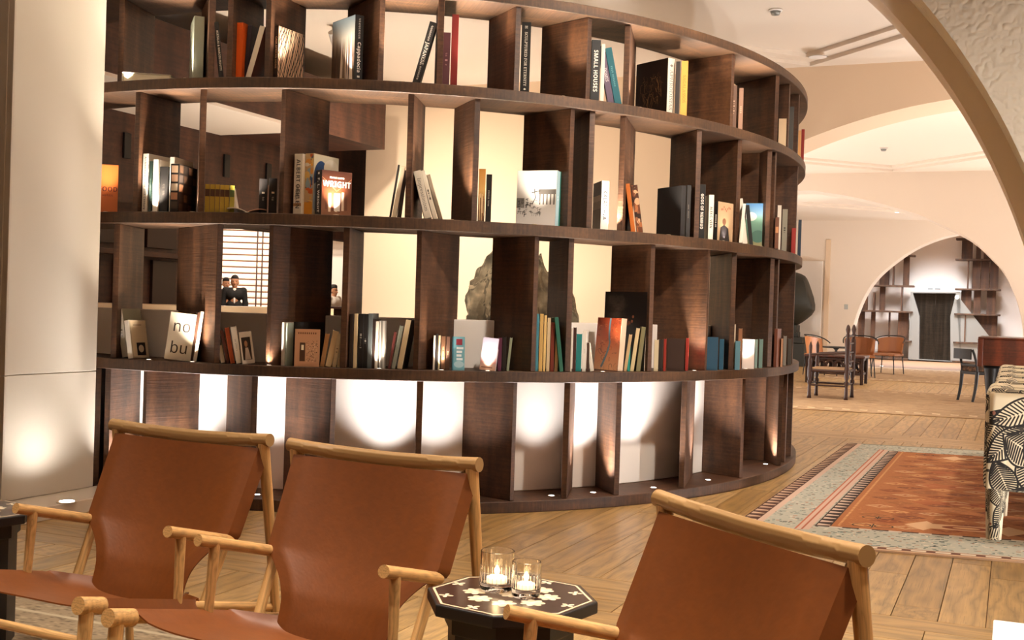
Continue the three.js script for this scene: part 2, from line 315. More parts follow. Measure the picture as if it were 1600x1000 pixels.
divider(2, [-0.549, 6.652], [-0.352, 7.087]);
divider(2, [0.135, 6.859], [-0.122, 7.164]);
divider(2, [0.345, 6.959], [0.238, 7.331]);
divider(2, [0.881, 7.303], [0.656, 7.607]);
divider(2, [1.303, 7.687], [0.964, 7.880]);
divider(2, [1.516, 7.929], [1.465, 8.503]);
divider(2, [1.909, 8.505], [1.741, 9.000]);
divider(2, [1.991, 8.653], [1.663, 8.826]);
divider(2, [2.276, 9.308], [1.927, 9.431]);
divider(1, [-2.485, 6.951], [-2.637, 7.480]);
divider(1, [-2.415, 6.916], [-2.329, 7.296]);
divider(1, [-2.157, 6.805], [-1.891, 7.114]);
divider(1, [-1.468, 6.631], [-1.730, 7.067]);
divider(1, [-1.011, 6.606], [-1.371, 7.002]);
divider(1, [-0.519, 6.658], [-0.549, 7.039]);
divider(1, [0.033, 6.817], [-0.301, 7.102]);
divider(1, [0.347, 6.960], [0.408, 7.431]);
divider(1, [0.683, 7.160], [0.578, 7.548]);
divider(1, [1.141, 7.525], [1.291, 8.126]);
divider(1, [1.646, 8.099], [1.388, 8.388]);
divider(1, [2.080, 8.831], [2.011, 9.447]);
divider(1, [2.188, 9.077], [1.845, 9.217]);
divider(1, [2.332, 9.477], [1.979, 9.588]);

// recessed uplights in the plinth and, smaller, in the shelves
const upGeo = lathe([[0, 0.0035], [0.017, 0.0035], [0.019, 0.0045], [0.023, 0.0045], [0.024, 0.001], [0.0, 0.0]], 20), lensGeo = new THREE.CylinderGeometry(0.0165, 0.0165, 0.001, 18);
function uplight(p, y, mat, cd, deg, lean, big, color = PALE, pen = 0.7) {
  const g = new THREE.Group(); g.name = 'uplight'; g.position.set(p[0], y, -p[1]); if (!big) g.scale.set(0.7, 0.8, 0.7); bookcase.add(g);
  part('trim', upGeo, M.brass, g); const l = part('lens', lensGeo, mat, g); l.position.y = 0.0045;
  const c = new THREE.Vector3(p[0], y + 0.012, -p[1]); spot(c, c.clone().add(new THREE.Vector3(lean[0], 1, -lean[1])), color, cd, deg, pen, 1.2);
}
uplight([-2.315, 6.979], 0.068, GL.plinth, K.plinth * 1, 49, [-0.033, -0.073], true, PALE, 1);
uplight([-1.987, 6.851], 0.068, GL.plinth, K.plinth * 1, 49, [-0.024, -0.076], true, PALE, 1);
uplight([-1.458, 6.730], 0.068, GL.plinth, K.plinth * 1, 49, [-0.01, -0.079], true, PALE, 1);
uplight([-0.717, 6.728], 0.068, GL.plinth, K.plinth * 1, 49, [0.01, -0.079], true, PALE, 1);
uplight([-0.383, 6.790], 0.068, GL.plinth, K.plinth * 0.6, 49, [0.019, -0.078], true, PALE, 1);
uplight([0.275, 7.035], 0.068, GL.plinth, K.plinth * 0.5, 49, [0.036, -0.072], true, PALE, 1);
uplight([0.543, 7.211], 0.068, GL.plinth, K.plinth * 1, 49, [0.042, -0.068], true, PALE, 1);
uplight([0.956, 7.493], 0.068, GL.plinth, K.plinth * 1, 49, [0.052, -0.061], true, PALE, 1);
uplight([1.386, 7.928], 0.068, GL.plinth, K.plinth * 1, 49, [0.061, -0.052], true, PALE, 1);
uplight([1.991, 8.877], 0.068, GL.plinth, K.plinth * 0.6, 49, [0.072, -0.035], true, PALE, 1);
uplight([-2.136, 6.797], 0.835, GL.shelf, K.shelf * 1, 42, [0, 0.02], false, SOFT, 1);
uplight([-1.854, 6.708], 0.835, GL.shelf, K.shelf * 1, 42, [0, 0.02], false, SOFT, 1);
uplight([-1.389, 6.622], 0.835, GL.shelf, K.shelf * 1, 42, [0, 0.02], false, SOFT, 1);
uplight([-0.756, 6.623], 0.835, GL.shelf, K.shelf * 0.35, 42, [0, 0.02], false, SOFT, 1);
uplight([-0.400, 6.683], 0.835, GL.shelf, K.shelf * 0.3, 42, [0, 0.02], false, SOFT, 1);
uplight([-0.134, 6.757], 0.835, GL.shelf, K.shelf * 0.25, 42, [0, 0.02], false, SOFT, 1);
uplight([0.568, 7.085], 0.835, GL.shelf, K.shelf * 1, 42, [0, 0.02], false, SOFT, 1);
uplight([1.212, 7.594], 0.835, GL.shelf, K.shelf * 1, 42, [0, 0.02], false, SOFT, 1);
uplight([1.655, 8.112], 0.835, GL.shelf, K.shelf * 0.4, 42, [0, 0.02], false, SOFT, 1);
uplight([-2.465, 6.941], 1.709, GL.shelf, K.shelf * 1, 42, [0, 0.02], false, SOFT, 1);
uplight([-2.131, 6.795], 1.709, GL.shelf, K.shelf * 1.2, 42, [0, 0.02], false, SOFT, 1);
uplight([-1.882, 6.715], 1.709, GL.shelf, K.shelf * 1.6, 42, [0, 0.02], false, SOFT, 1);
uplight([-1.548, 6.643], 1.709, GL.shelf, K.shelf * 2, 42, [0, 0.02], false, SOFT, 1);
uplight([-1.027, 6.606], 1.709, GL.shelf, K.shelf * 0.8, 42, [0, 0.02], false, SOFT, 1);
uplight([-0.808, 6.617], 1.709, GL.shelf, K.shelf * 1.8, 42, [0, 0.02], false, SOFT, 1);
uplight([-0.372, 6.690], 1.709, GL.shelf, K.shelf * 1.6, 42, [0, 0.02], false, SOFT, 1);
uplight([0.114, 6.850], 1.709, GL.shelf, K.shelf * 0.6, 42, [0, 0.02], false, SOFT, 1);
uplight([0.611, 7.112], 1.709, GL.shelf, K.shelf * 1.5, 42, [0, 0.02], false, SOFT, 1);
uplight([0.983, 7.385], 1.709, GL.shelf, K.shelf * 1, 42, [0, 0.02], false, SOFT, 1);
uplight([1.406, 7.799], 1.709, GL.shelf, K.shelf * 1, 42, [0, 0.02], false, SOFT, 1);
uplight([1.767, 8.273], 1.709, GL.shelf, K.shelf * 0.6, 42, [0, 0.02], false, SOFT, 1);
uplight([-2.333, 6.878], 2.486, GL.shelf, K.shelf * 1.2, 42, [0, 0.02], false, SOFT, 1);
uplight([-1.948, 6.734], 2.486, GL.shelf, K.shelf * 1, 42, [0, 0.02], false, SOFT, 1);
uplight([-1.309, 6.614], 2.486, GL.shelf, K.shelf * 0.8, 42, [0, 0.02], false, SOFT, 1);
uplight([-1.014, 6.606], 2.486, GL.shelf, K.shelf * 0.5, 42, [0, 0.02], false, SOFT, 1);
uplight([-0.669, 6.633], 2.486, GL.shelf, K.shelf * 1.8, 42, [0, 0.02], false, SOFT, 1);
uplight([-0.268, 6.717], 2.486, GL.shelf, K.shelf * 1.8, 42, [0, 0.02], false, SOFT, 1);
uplight([0.261, 6.917], 2.486, GL.shelf, K.shelf * 1, 42, [0, 0.02], false, SOFT, 1);
uplight([0.751, 7.207], 2.486, GL.shelf, K.shelf * 1, 42, [0, 0.02], false, SOFT, 1);
uplight([1.263, 7.645], 2.486, GL.shelf, K.shelf * 1, 42, [0, 0.02], false, SOFT, 1);
uplight([1.686, 8.155], 2.486, GL.shelf, K.shelf * 1, 42, [0, 0.02], false, SOFT, 1);
// the curved white parapet of the stair behind the bookcase
struct('wall_parapet', ring(0.365, 0.47, 0.0685, 1.13, -30 * DEG, 62 * DEG, 0.004), M.parapet);

// ---------------------------------------------------------------- books
function glyphs(g, txt, ink, w, h, serif) { // lettering along +x, filling w x h; ~ # @ are marks that cannot be read
  const parts = txt.split(/([~#@]+)/).filter(s => s.length), font = px => (serif ? '' : 'bold ') + px + 'px ' + (serif ? 'serif' : 'sans-serif');
  const measure = px => { g.font = font(px); let t = 0; for (const s of parts) t += /[~#@]/.test(s) ? s.length * px * 0.42 : g.measureText(s).width; return t; };
  let px = h; const full = measure(px); if (full > w) px *= w / full;
  let x = (w - measure(px)) / 2; g.font = font(px); g.fillStyle = ink; g.textBaseline = 'middle';
  for (const s of parts) {
    if (/[~#@]/.test(s)) for (const ch of s) { const q = px * 0.42; if (ch === '~') { g.fillRect(x + q * 0.15, h / 2 - px * (0.12 + 0.12 * rnd()), q * 0.16, px * 0.36); g.fillRect(x + q * 0.5, h / 2 - px * 0.12, q * 0.3, px * 0.1); g.fillRect(x + q * 0.45, h / 2 + px * 0.1, q * 0.35, px * 0.09); } else if (ch === '#') g.fillRect(x, h / 2 - px * 0.28, q * 0.85, px * 0.56); else { g.beginPath(); g.moveTo(x, h / 2); g.lineTo(x + q * 0.6, h / 2 - px * 0.4); g.lineTo(x + q * 1.2, h / 2); g.lineTo(x + q * 0.6, h / 2 + px * 0.4); g.fill(); } x += q; }
    else { g.fillText(s, x, h / 2); x += g.measureText(s).width; }
  }
}
const R = (a, b) => a + (b - a) * rnd();
function blob(g, x, y, rx, ry, c) { g.fillStyle = c; g.beginPath(); g.ellipse(x, y, rx, ry, 0, 0, 7); g.fill(); }
const ART = {
  specks(g, w, h) { for (let i = 0; i < 240; i++) { g.fillStyle = ['#3a2030', '#46302c', '#2c2436', '#5a2a22'][i % 4]; g.fillRect(R(0, w), R(0, h), R(1, 5), R(1, 6)); } },
  zebra(g, w, h) { g.lineWidth = w / 46; g.strokeStyle = '#24130c'; for (let i = 0; i < 34; i++) { const k = i / 33; g.beginPath(); for (let t = 0; t <= 1.001; t += 0.04) { const bow = Math.sin(t * 3.14) * (k - 0.45) * 0.5, x = w * (k * 1.2 - 0.1 + bow * 0.5) + 12 * Math.sin(t * 6 + k * 9) + 6 * Math.sin(t * 21 + i * 1.9); t ? g.lineTo(x, t * h) : g.moveTo(x, 0); } g.lineWidth = w / 60 * (0.7 + ((i * 7) % 5) / 4); g.stroke(); } },
  chimneys(g, w, h) { const s = g.createLinearGradient(0, 0, 0, h); s.addColorStop(0, '#8fa3ad'); s.addColorStop(0.3, '#b9b2a4'); s.addColorStop(0.6, '#4a3a30'); s.addColorStop(1, '#2a1d14'); g.fillStyle = s; g.fillRect(0, 0, w, h); for (let i = 0; i < 16; i++) { const x = R(0, w), t = R(0.22, 0.5) * h, b = w * R(0.03, 0.09); g.fillStyle = ['#d9c4ae', '#7a614e', '#efe2d2', '#4d3a2e'][i % 4]; g.beginPath(); g.moveTo(x, t); g.lineTo(x + b, h); g.lineTo(x - b, h); g.fill(); } blob(g, w * 0.35, h * 0.97, w * 0.3, h * 0.06, '#d9973f'); },
  foliage(g, w, h) { for (let i = 0; i < 90; i++) { g.strokeStyle = ['#5a4028', '#3a2818', '#7a5a38', '#0c0705'][i % 4]; g.lineWidth = R(1, 4); g.beginPath(); const x = w * R(0.2, 0.8), y = h * R(0.2, 0.7); g.moveTo(x, y); g.quadraticCurveTo(x + R(-40, 40), y + R(-30, 30), x + R(-30, 30), y + R(10, 70)); g.stroke(); } },
  tiles(g, w, h) { for (let r = 0; r < 5; r++) for (let c = 0; c < 4; c++) { g.fillStyle = ['#4a3628', '#2a221c', '#6a4a34', '#3a302a'][(r * 3 + c) % 4]; g.fillRect(c * w / 4 + 6, r * h / 5 + 6, w / 4 - 12, h / 5 - 12); } },
  paint(g, w, h) { g.fillStyle = '#d9d0b4'; g.fillRect(0, 0, w, h); blob(g, w * 0.3, h * 0.4, w * 0.3, h * 0.3, '#2c4a78'); blob(g, w * 0.2, h * 0.7, w * 0.3, h * 0.25, '#a9b8c0'); blob(g, w * 0.7, h * 0.2, w * 0.3, h * 0.15, '#e6dcc6'); blob(g, w * 0.35, h * 0.55, w * 0.1, h * 0.3, '#1a2a48'); },
  wright(g, w, h) { const s = g.createLinearGradient(0, 0, 0, h); s.addColorStop(0, '#3a1d12'); s.addColorStop(0.5, '#7a4026'); s.addColorStop(1, '#8a5a3a'); g.fillStyle = s; g.fillRect(0, 0, w, h); for (let i = 0; i < 7; i++) { g.fillStyle = i % 2 ? '#e8cdb0' : '#6a3a24'; g.fillRect(w * (0.12 + i * 0.11), h * R(0.44, 0.54), w * 0.08, h * 0.42); } g.fillStyle = '#f4e6d6'; g.fillRect(w * 0.42, h * 0.5, w * 0.2, h * 0.4); g.strokeStyle = '#c98a5a'; g.lineWidth = 3; for (const k of [0, 1]) { g.beginPath(); g.moveTo(w / 2, h * 0.45); g.lineTo(k * w, h * 0.15); g.stroke(); } g.textAlign = 'center'; g.fillStyle = '#f6efe6'; g.font = 'bold ' + w * 0.075 + 'px sans-serif'; g.fillText('FRANK LLOYD', w / 2, h * 0.17); g.font = 'bold ' + w * 0.24 + 'px sans-serif'; g.fillText('WRIGHT', w / 2, h * 0.36); g.textAlign = 'left'; },
  gate(g, w, h) { const s = g.createLinearGradient(0, 0, 0, h); s.addColorStop(0, '#d6d2cb'); s.addColorStop(0.5, '#bab4aa'); s.addColorStop(1, '#e6e2de'); g.fillStyle = s; g.fillRect(0, 0, w, h); g.fillStyle = '#57524c'; g.fillRect(w * 0.56, h * 0.34, w * 0.44, h * 0.09); for (let i = 0; i < 5; i++) g.fillRect(w * (0.58 + i * 0.09), h * 0.42, w * 0.035, h * 0.2); g.fillStyle = '#6a655e'; g.fillRect(0, h * 0.5, w * 0.2, h * 0.18); for (let i = 0; i < 46; i++) { const x = R(0.05, 0.62) * w, y = R(0.5, 0.8) * h; g.strokeStyle = i % 3 ? '#3a3632' : '#8a857e'; g.lineWidth = R(2, 4); g.beginPath(); g.moveTo(x, y); g.lineTo(x + R(-9, 9), y + R(10, 26)); g.moveTo(x - 8, y + 6); g.lineTo(x + 10, y + R(-4, 10)); g.stroke(); } g.strokeStyle = '#24211e'; g.lineWidth = 5; g.beginPath(); g.moveTo(w * 0.45, h * 0.33); g.lineTo(w * 0.48, h * 0.5); g.lineTo(w * 0.4, h * 0.62); g.moveTo(w * 0.38, h * 0.4); g.lineTo(w * 0.6, h * 0.37); g.stroke(); },
  tower(g, w, h) { g.fillStyle = '#3a566e'; g.fillRect(0, 0, w, h * 0.3); g.fillStyle = '#b9b6a8'; g.fillRect(0, h * 0.28, w, h * 0.3); g.fillStyle = '#3a3a34'; g.fillRect(0, h * 0.56, w, h * 0.44); for (let i = 0; i < 14; i++) { g.fillStyle = i % 2 ? '#8a8878' : '#2a2a26'; g.fillRect(i * w / 14, h * 0.4, w / 30, h * 0.55); } },
  man(g, w, h) { g.fillStyle = '#a98a68'; g.fillRect(0, 0, w, h); g.fillStyle = '#8c3a24'; for (let i = 0; i < 8; i++) g.fillRect(w * (0.2 + i * 0.08), h * R(0.08, 0.2), w * 0.05, h * 0.05); blob(g, w * 0.42, h * 0.5, w * 0.12, h * 0.09, '#6a442e'); g.fillStyle = '#1d1a1c'; g.beginPath(); g.moveTo(w * 0.12, h); g.lineTo(w * 0.18, h * 0.66); g.lineTo(w * 0.42, h * 0.58); g.lineTo(w * 0.7, h * 0.66); g.lineTo(w * 0.8, h); g.fill(); },
  land(g, w, h) { const s = g.createLinearGradient(0, 0, 0, h); s.addColorStop(0, '#3f6d9c'); s.addColorStop(0.25, '#7a9cb0'); s.addColorStop(0.35, '#7fae98'); s.addColorStop(0.7, '#5f8a78'); s.addColorStop(1, '#a8905e'); g.fillStyle = s; g.fillRect(0, 0, w, h); blob(g, w * 0.3, h * 0.3, w * 0.35, h * 0.1, '#d6d8d2'); blob(g, w * 0.75, h * 0.75, w * 0.4, h * 0.14, '#4a7466'); },
  cameo(g, w, h) { g.fillStyle = '#d2bb98'; g.fillRect(w * 0.06, h * 0.02, w * 0.9, h * 0.94); g.fillStyle = '#1a1512'; g.fillRect(w * 0.3, h * 0.6, w * 0.52, h * 0.34); blob(g, w * 0.56, h * 0.76, w * 0.16, h * 0.1, '#d8c4a8'); g.fillStyle = '#7a6a52'; g.fillRect(w * 0.2, h * 0.12, w * 0.5, h * 0.02); },
  nobu(g, w, h) { g.fillStyle = '#e6dac2'; g.fillRect(0, 0, w, h); g.fillStyle = '#3a2d22'; g.font = w * 0.62 + 'px sans-serif'; g.textAlign = 'center'; g.fillText('no', w * 0.5, h * 0.4); g.fillText('bu', w * 0.5, h * 0.86); g.textAlign = 'left'; },
  portrait(g, w, h) { g.fillStyle = '#e8ded0'; g.fillRect(0, 0, w, h); g.fillStyle = '#2c1f18'; g.fillRect(w * 0.12, h * 0.17, w * 0.72, h * 0.72); blob(g, w * 0.46, h * 0.38, w * 0.13, h * 0.1, '#a87c5c'); g.fillStyle = '#cbb8a6'; g.beginPath(); g.moveTo(w * 0.26, h * 0.88); g.lineTo(w * 0.38, h * 0.5); g.lineTo(w * 0.6, h * 0.5); g.lineTo(w * 0.74, h * 0.88); g.fill(); },
  lamp(g, w, h) { g.fillStyle = '#bd8d6a'; g.fillRect(0, 0, w, h); g.fillStyle = '#6a4026'; for (let i = 0; i < 9; i++) g.fillRect(w * (0.12 + i * 0.085), h * 0.08, w * 0.05, h * 0.05); g.fillStyle = '#4a2e1e'; g.fillRect(w * 0.2, h * 0.36, w * 0.22, h * 0.5); g.fillStyle = '#f2e2c0'; g.fillRect(w * 0.26, h * 0.42, w * 0.1, h * 0.14); for (let i = 0; i < 120; i++) { g.fillStyle = ['#8a6a4c', '#3a2a20', '#d8b894', '#6a4c36'][i % 4]; g.fillRect(w * R(0.45, 0.9), h * R(0.3, 0.86), R(2, 12), R(2, 10)); } },
  metal(g, w, h) { const s = g.createLinearGradient(0, 0, w, 0); s.addColorStop(0, '#d8d0c4'); s.addColorStop(0.3, '#5c564e'); s.addColorStop(0.6, '#b8b0a4'); s.addColorStop(1, '#4a443e'); g.fillStyle = s; g.fillRect(0, 0, w, h); },
  blue(g, w, h) { g.fillStyle = '#6fa6b4'; g.fillRect(0, 0, w, h); g.fillStyle = '#8c3440'; g.fillRect(w * 0.3, h * 0.06, w * 0.5, h * 0.18); g.fillStyle = '#e8eef0'; for (let r = 0; r < 4; r++) g.fillRect(w * 0.34, h * (0.3 + r * 0.11), w * R(0.4, 0.56), h * 0.07); blob(g, w * 0.55, h * 0.82, w * 0.4, h * 0.1, '#a9c8d0'); g.fillStyle = '#3f7280'; g.fillRect(0, 0, w * 0.1, h); },
  sunset(g, w, h) { const s = g.createLinearGradient(0, 0, 0, h); s.addColorStop(0, '#b4aec4'); s.addColorStop(0.6, '#d8c2cc'); s.addColorStop(0.76, '#c98a80'); s.addColorStop(0.8, '#b8958a'); s.addColorStop(1, '#c9a084'); g.fillStyle = s; g.fillRect(0, 0, w, h); g.fillStyle = '#7a4a38'; g.fillRect(w * 0.1, h * 0.9, w * 0.7, h * 0.03); },
  smoke(g, w, h) { for (let i = 0; i < 60; i++) { g.globalAlpha = 0.06; blob(g, w * R(0.1, 0.5), h * R(0.05, 0.35), w * R(0.03, 0.14), h * R(0.02, 0.08), '#9a8c7c'); } g.globalAlpha = 1; for (let i = 0; i < 7; i++) blob(g, w * R(0.5, 0.72), h * R(0.3, 0.42), w * 0.025, h * 0.02, i % 2 ? '#a8603c' : '#7a3c24'); },
  marble(g, w, h) { const s = g.createLinearGradient(0, 0, 0, h); s.addColorStop(0, '#7a2e18'); s.addColorStop(0.4, '#a84e28'); s.addColorStop(1, '#d8a478'); g.fillStyle = s; g.fillRect(0, 0, w, h); for (let i = 0; i < 60; i++) { g.strokeStyle = ['#5a1e12', '#c87a4c', '#3c2a2a'][i % 3]; g.lineWidth = R(1, 3); g.beginPath(); const x = R(0, w), y = R(0, h); g.ellipse(x, y, R(4, 26), R(3, 18), R(0, 3), 0, R(2, 6)); g.stroke(); } g.strokeStyle = '#5c7480'; g.lineWidth = w * 0.07; g.beginPath(); g.moveTo(w * 0.55, 0); g.quadraticCurveTo(w * 0.5, h * 0.3, w * 0.58, h * 0.45); g.quadraticCurveTo(w * 0.6, h * 0.6, w * 0.3, h * 0.95); g.stroke(); },
};
const EXTRA = {
  tiles(g, w, h) { for (let r = 0; r < 5; r++) { g.fillStyle = ['#c9a888', '#b58e70', '#d8c4a8', '#a87858', '#3a2c22'][r]; g.fillRect(w * 0.1, h * (0.03 + r * 0.19), w * 0.8, h * 0.15); } },
  sketch(g, w, h) { g.strokeStyle = '#6a6460'; g.lineWidth = 2; for (let i = 0; i < 26; i++) { g.beginPath(); g.moveTo(w * R(0.1, 0.9), h * R(0.5, 0.75)); g.lineTo(w * R(0.1, 0.9), h * R(0.5, 0.75)); g.stroke(); } g.fillStyle = '#a8784e'; g.fillRect(0, h * 0.82, w, h * 0.05); },
  paint(g, w, h) { const c = ['#d8d2c0', '#4a5a6c', '#c98a3a', '#2c4468', '#e0a030', '#b8541e', '#8aa0a8', '#d8b060']; for (let i = 0; i < 40; i++) blob(g, R(0, w), R(0, h), R(4, w * 0.5), R(6, h * 0.07), c[i % 8]); g.fillStyle = '#cf8a20'; g.fillRect(0, h * 0.8, w, h * 0.2); },
  paint2(g, w, h) { const c = ['#4a2a18', '#8a5a3a', '#c9a07a', '#2c1a12', '#a8683c']; for (let i = 0; i < 30; i++) blob(g, R(0, w), R(0, h), R(4, w * 0.5), R(6, h * 0.08), c[i % 5]); },
  city(g, w, h) { const s = g.createLinearGradient(0, 0, 0, h); s.addColorStop(0, '#c98a3c'); s.addColorStop(0.4, '#d8a860'); s.addColorStop(1, '#5a3c26'); g.fillStyle = s; g.fillRect(0, 0, w, h); for (let i = 0; i < 16; i++) { g.fillStyle = i % 2 ? '#7a5434' : '#e0c090'; g.fillRect(w * R(0, 0.9), h * R(0.45, 0.7), w * 0.12, h * 0.3); } },
  band(g, w, h) { g.fillStyle = '#4a2a14'; g.fillRect(0, h * 0.16, w, h * 0.26); },
  bandg(g, w, h) { g.fillStyle = '#4c5a2c'; g.fillRect(0, h * 0.16, w, h * 0.26); },
  patch(g, w, h) { g.fillStyle = '#c98a5a'; g.fillRect(w * 0.1, h * 0.3, w * 0.8, h * 0.2); },
  pict(g, w, h) { g.fillStyle = '#2a1e16'; g.fillRect(0, h * 0.12, w, h * 0.36); g.fillStyle = '#8a6a4c'; g.fillRect(w * 0.2, h * 0.2, w * 0.4, h * 0.12); },
};
const coverMats = {}, coverMat = c => coverMats[c] ??= std({ color: c, roughness: 0.5 });
const SHELFNAME = [[0.8, 'books on the lower shelf'], [1.6, 'books on the middle shelf'], [2.3, 'books on the upper shelf']];
function book(at, [w, h, d], turn, spine, label, o) {
  const g = thing('book', label, 'book', at, 0, o.grp ?? (at[1] < 1.2 ? SHELFNAME[0][1] : at[1] < 2.2 ? SHELFNAME[1][1] : SHELFNAME[2][1]));
  g.rotation.order = 'YXZ'; g.rotation.set(o.tilt ?? 0, turn, o.lean ?? 0);
  const t = Math.min(0.003, w * 0.12, d * 0.12), board = coverMat(o.cover ?? spine);
  if (o.face) { // front cover towards the room
    part('cover', [box(w, h, t, 0, h / 2, -t / 2), box(w, h, t, 0, h / 2, -d + t / 2), box(t, h, d, -w / 2 + t / 2, h / 2, -d / 2)], board, g);
    part('pages', box(w - t - 0.004, h - 0.008, d - 2 * t, t / 2 - 0.002, h / 2, -d / 2), M.page, g);
  } else {
    part('spine', rbox(w, h, t * 1.6, 0, h / 2, -t * 0.8, t * 0.7, 1), coverMat(spine), g);
    part('cover', [box(t, h, d, -w / 2 + t / 2, h / 2, -d / 2 - t), box(t, h, d, w / 2 - t / 2, h / 2, -d / 2 - t)], board, g);
    part('pages', box(w - 2 * t, h - 0.008, d - 0.01, 0, h / 2, -d / 2 - t), M.page, g);
  }
  if (o.txt || (o.extra && !o.face)) {
    if (o.face) { // a title set across the front
      const tex = canvasTex(256, Math.round(256 * h / w), (c, W, H) => { c.fillStyle = spine; c.fillRect(0, 0, W, H); c.fillStyle = o.ink; c.font = 'bold ' + W * 0.36 + 'px sans-serif'; c.textAlign = 'center'; c.fillText(o.txt, W / 2, H * 0.55); c.save(); c.translate(W * 0.2, H * 0.58); glyphs(c, o.extra, o.ink, W * 0.6, H * 0.1, false); c.restore(); });
      part('front_print', new THREE.PlaneGeometry(w * 0.98, h * 0.98).translate(0, h / 2, 0.0006), std({ map: tex, roughness: 0.5 }), g);
    } else {
      const W = 72, H = Math.min(720, Math.round(W * h / w)), wide = H === 720 ? Math.round(720 * w / h) : W;
      const tex = canvasTex(wide, H, (c, cw, ch) => { c.fillStyle = spine; c.fillRect(0, 0, cw, ch); if (o.extra) EXTRA[o.extra](c, cw, ch); if (o.txt) { c.translate(cw, ch * 0.04); c.rotate(Math.PI / 2); const hh = cw * 0.66; c.translate(0, (cw - hh) / 2); glyphs(c, o.txt, o.ink, ch * 0.92, hh, o.serif); } });
      part('spine_print', new THREE.PlaneGeometry(w * 0.94, h * 0.98).translate(0, h / 2, 0.0006), std({ map: tex, roughness: 0.5 }), g);
    }
  }
  if (o.art) {
    const cw = o.face ? w : d, tex = canvasTex(256, Math.max(64, Math.round(256 * h / cw)), (c, W, H) => { c.fillStyle = o.cover ?? spine; c.fillRect(0, 0, W, H); ART[o.art](c, W, H); });
    const pl = new THREE.PlaneGeometry(cw * 0.99, h * 0.99);
    if (o.face) pl.translate(0, h / 2, 0.0006); else pl.rotateY(o.side * Math.PI / 2).translate(o.side * (w / 2 + 0.0006), h / 2, -d / 2 - t);
    part('cover_picture', pl, std({ map: tex, roughness: 0.35 }), g);
  }
  return g;
}
book([-1.881, 2.486, -6.746], [0.058, 0.371, 0.26], 0.359, '#8c8f7c', 'tall sage grey book, leftmost upright one on the top shelf', {  });
book([-1.731, 2.488, -6.708], [0.025, 0.329, 0.2], 0.253, '#17130f', 'slim black book with white spine lettering leaning beside the orange one', { txt: 'HERTALAS & MARCOS PIDUTTI', ink: '#e9dfcc', lean: 0.122 });
book([-1.633, 2.486, -6.702], [0.04, 0.331, 0.22], -0.28, '#d9560e', 'bright orange book on the top shelf', {  });
book([-1.598, 2.487, -6.725], [0.028, 0.321, 0.2], -0.279, '#221c26', 'dark navy book with mottled cover between the orange and white ones', { art: 'specks', lean: -0.061, side: 1 });
book([-1.575, 2.491, -6.685], [0.034, 0.312, 0.18], -0.278, '#e6dcc8', 'white spined book with red cover leaning right beside the navy one', { cover: '#6a2414', lean: -0.278, side: 1 });
book([-1.409, 2.486, -6.654], [0.028, 0.307, 0.24], -0.455, '#2a1a10', 'book with zebra striped cover on the top shelf', { txt: 'CASA AFRICAN HOME', art: 'zebra', ink: '#c79a70', cover: '#dcb896', side: 1 });
book([-0.929, 2.486, -6.639], [0.055, 0.38, 0.27], 0.653, '#0f0c0b', 'large black book with rock chimneys photo cover and white spine title Cappadocia', { txt: '~~~~~~~~~  Cappadocia  #', art: 'chimneys', ink: '#f2eadf', side: -1 });
book([-0.599, 2.491, -6.674], [0.043, 0.37, 0.2], 0.089, '#16110e', 'black book titled Japanese leaning steeply right by a thin divider', { txt: '~~~~~~~~ JAPANESE ~~~~~~~', ink: '#e8e0d0', serif: 1, lean: -0.249 });
book([-0.43, 2.486, -6.707], [0.043, 0.313, 0.2], 0.064, '#583036', 'plum book with pale spine label beside the tall red one', { txt: '~~  #  ~', ink: '#b98f8c' });
book([-0.384, 2.486, -6.717], [0.04, 0.422, 0.24], 0.057, '#761a14', 'tall plain dark red book on the top shelf', {  });
book([0.031, 2.486, -6.848], [0.055, 0.422, 0.22], -0.005, '#12100e', 'tall black book with a pale diamond mark at its foot standing alone', { txt: 'H   SCULPTURED FOR ETERNITY  @', ink: '#e8e0d0', serif: 1 });
book([0.462, 2.486, -7.057], [0.055, 0.38, 0.24], 0.033, '#1a1a1c', 'glossy black book titled Small Houses against a divider', { txt: 'SMALL HOUSES', ink: '#e8e0d0', side: -1 });
book([0.507, 2.486, -7.083], [0.023, 0.362, 0.2], -0.071, '#e6d6c4', 'thin cream book between Small Houses and Domes', {  });
book([0.569, 2.49, -7.121], [0.038, 0.364, 0.2], -0.08, '#55485a', 'mauve grey book titled Domes leaning left', { txt: 'DOMES', ink: '#d8d0cc', serif: 1, lean: 0.205 });
book([0.617, 2.49, -7.152], [0.042, 0.361, 0.2], -0.086, '#1c5862', 'teal book leaning left behind Domes on the top shelf', { txt: '~~~~ ~~~~~~~', ink: '#7fb0b0', serif: 1, lean: 0.207 });
book([0.981, 2.486, -7.475], [0.06, 0.374, 0.3], 0.634, '#cfc6b8', 'large black covered book with white spine titled Aphrodisias', { txt: '@  APHRODISIAS', art: 'foliage', ink: '#6b6560', serif: 1, cover: '#1c110c', side: -1 });
book([1.022, 2.486, -7.458], [0.028, 0.352, 0.24], -0.136, '#201611', 'thin black book between Aphrodisias and the yellow one', {  });
book([1.07, 2.486, -7.501], [0.044, 0.367, 0.22], -0.142, '#e0a345', 'yellow book titled Sagalassos on the top shelf', { txt: 'SAGALASSOS', ink: '#a86f20', serif: 1 });
book([1.476, 2.486, -7.928], [0.038, 0.304, 0.2], -0.184, '#6b4a36', 'brown book with speckled spine left of the pink speckled one on the top shelf', { txt: '# ~ # ~ # ~', ink: '#c9a184' });
book([1.541, 2.486, -8.009], [0.03, 0.303, 0.2], -0.19, '#a87f66', 'pinkish speckled book against the right divider of the top shelf', { txt: '# # # #', ink: '#e0b896' });
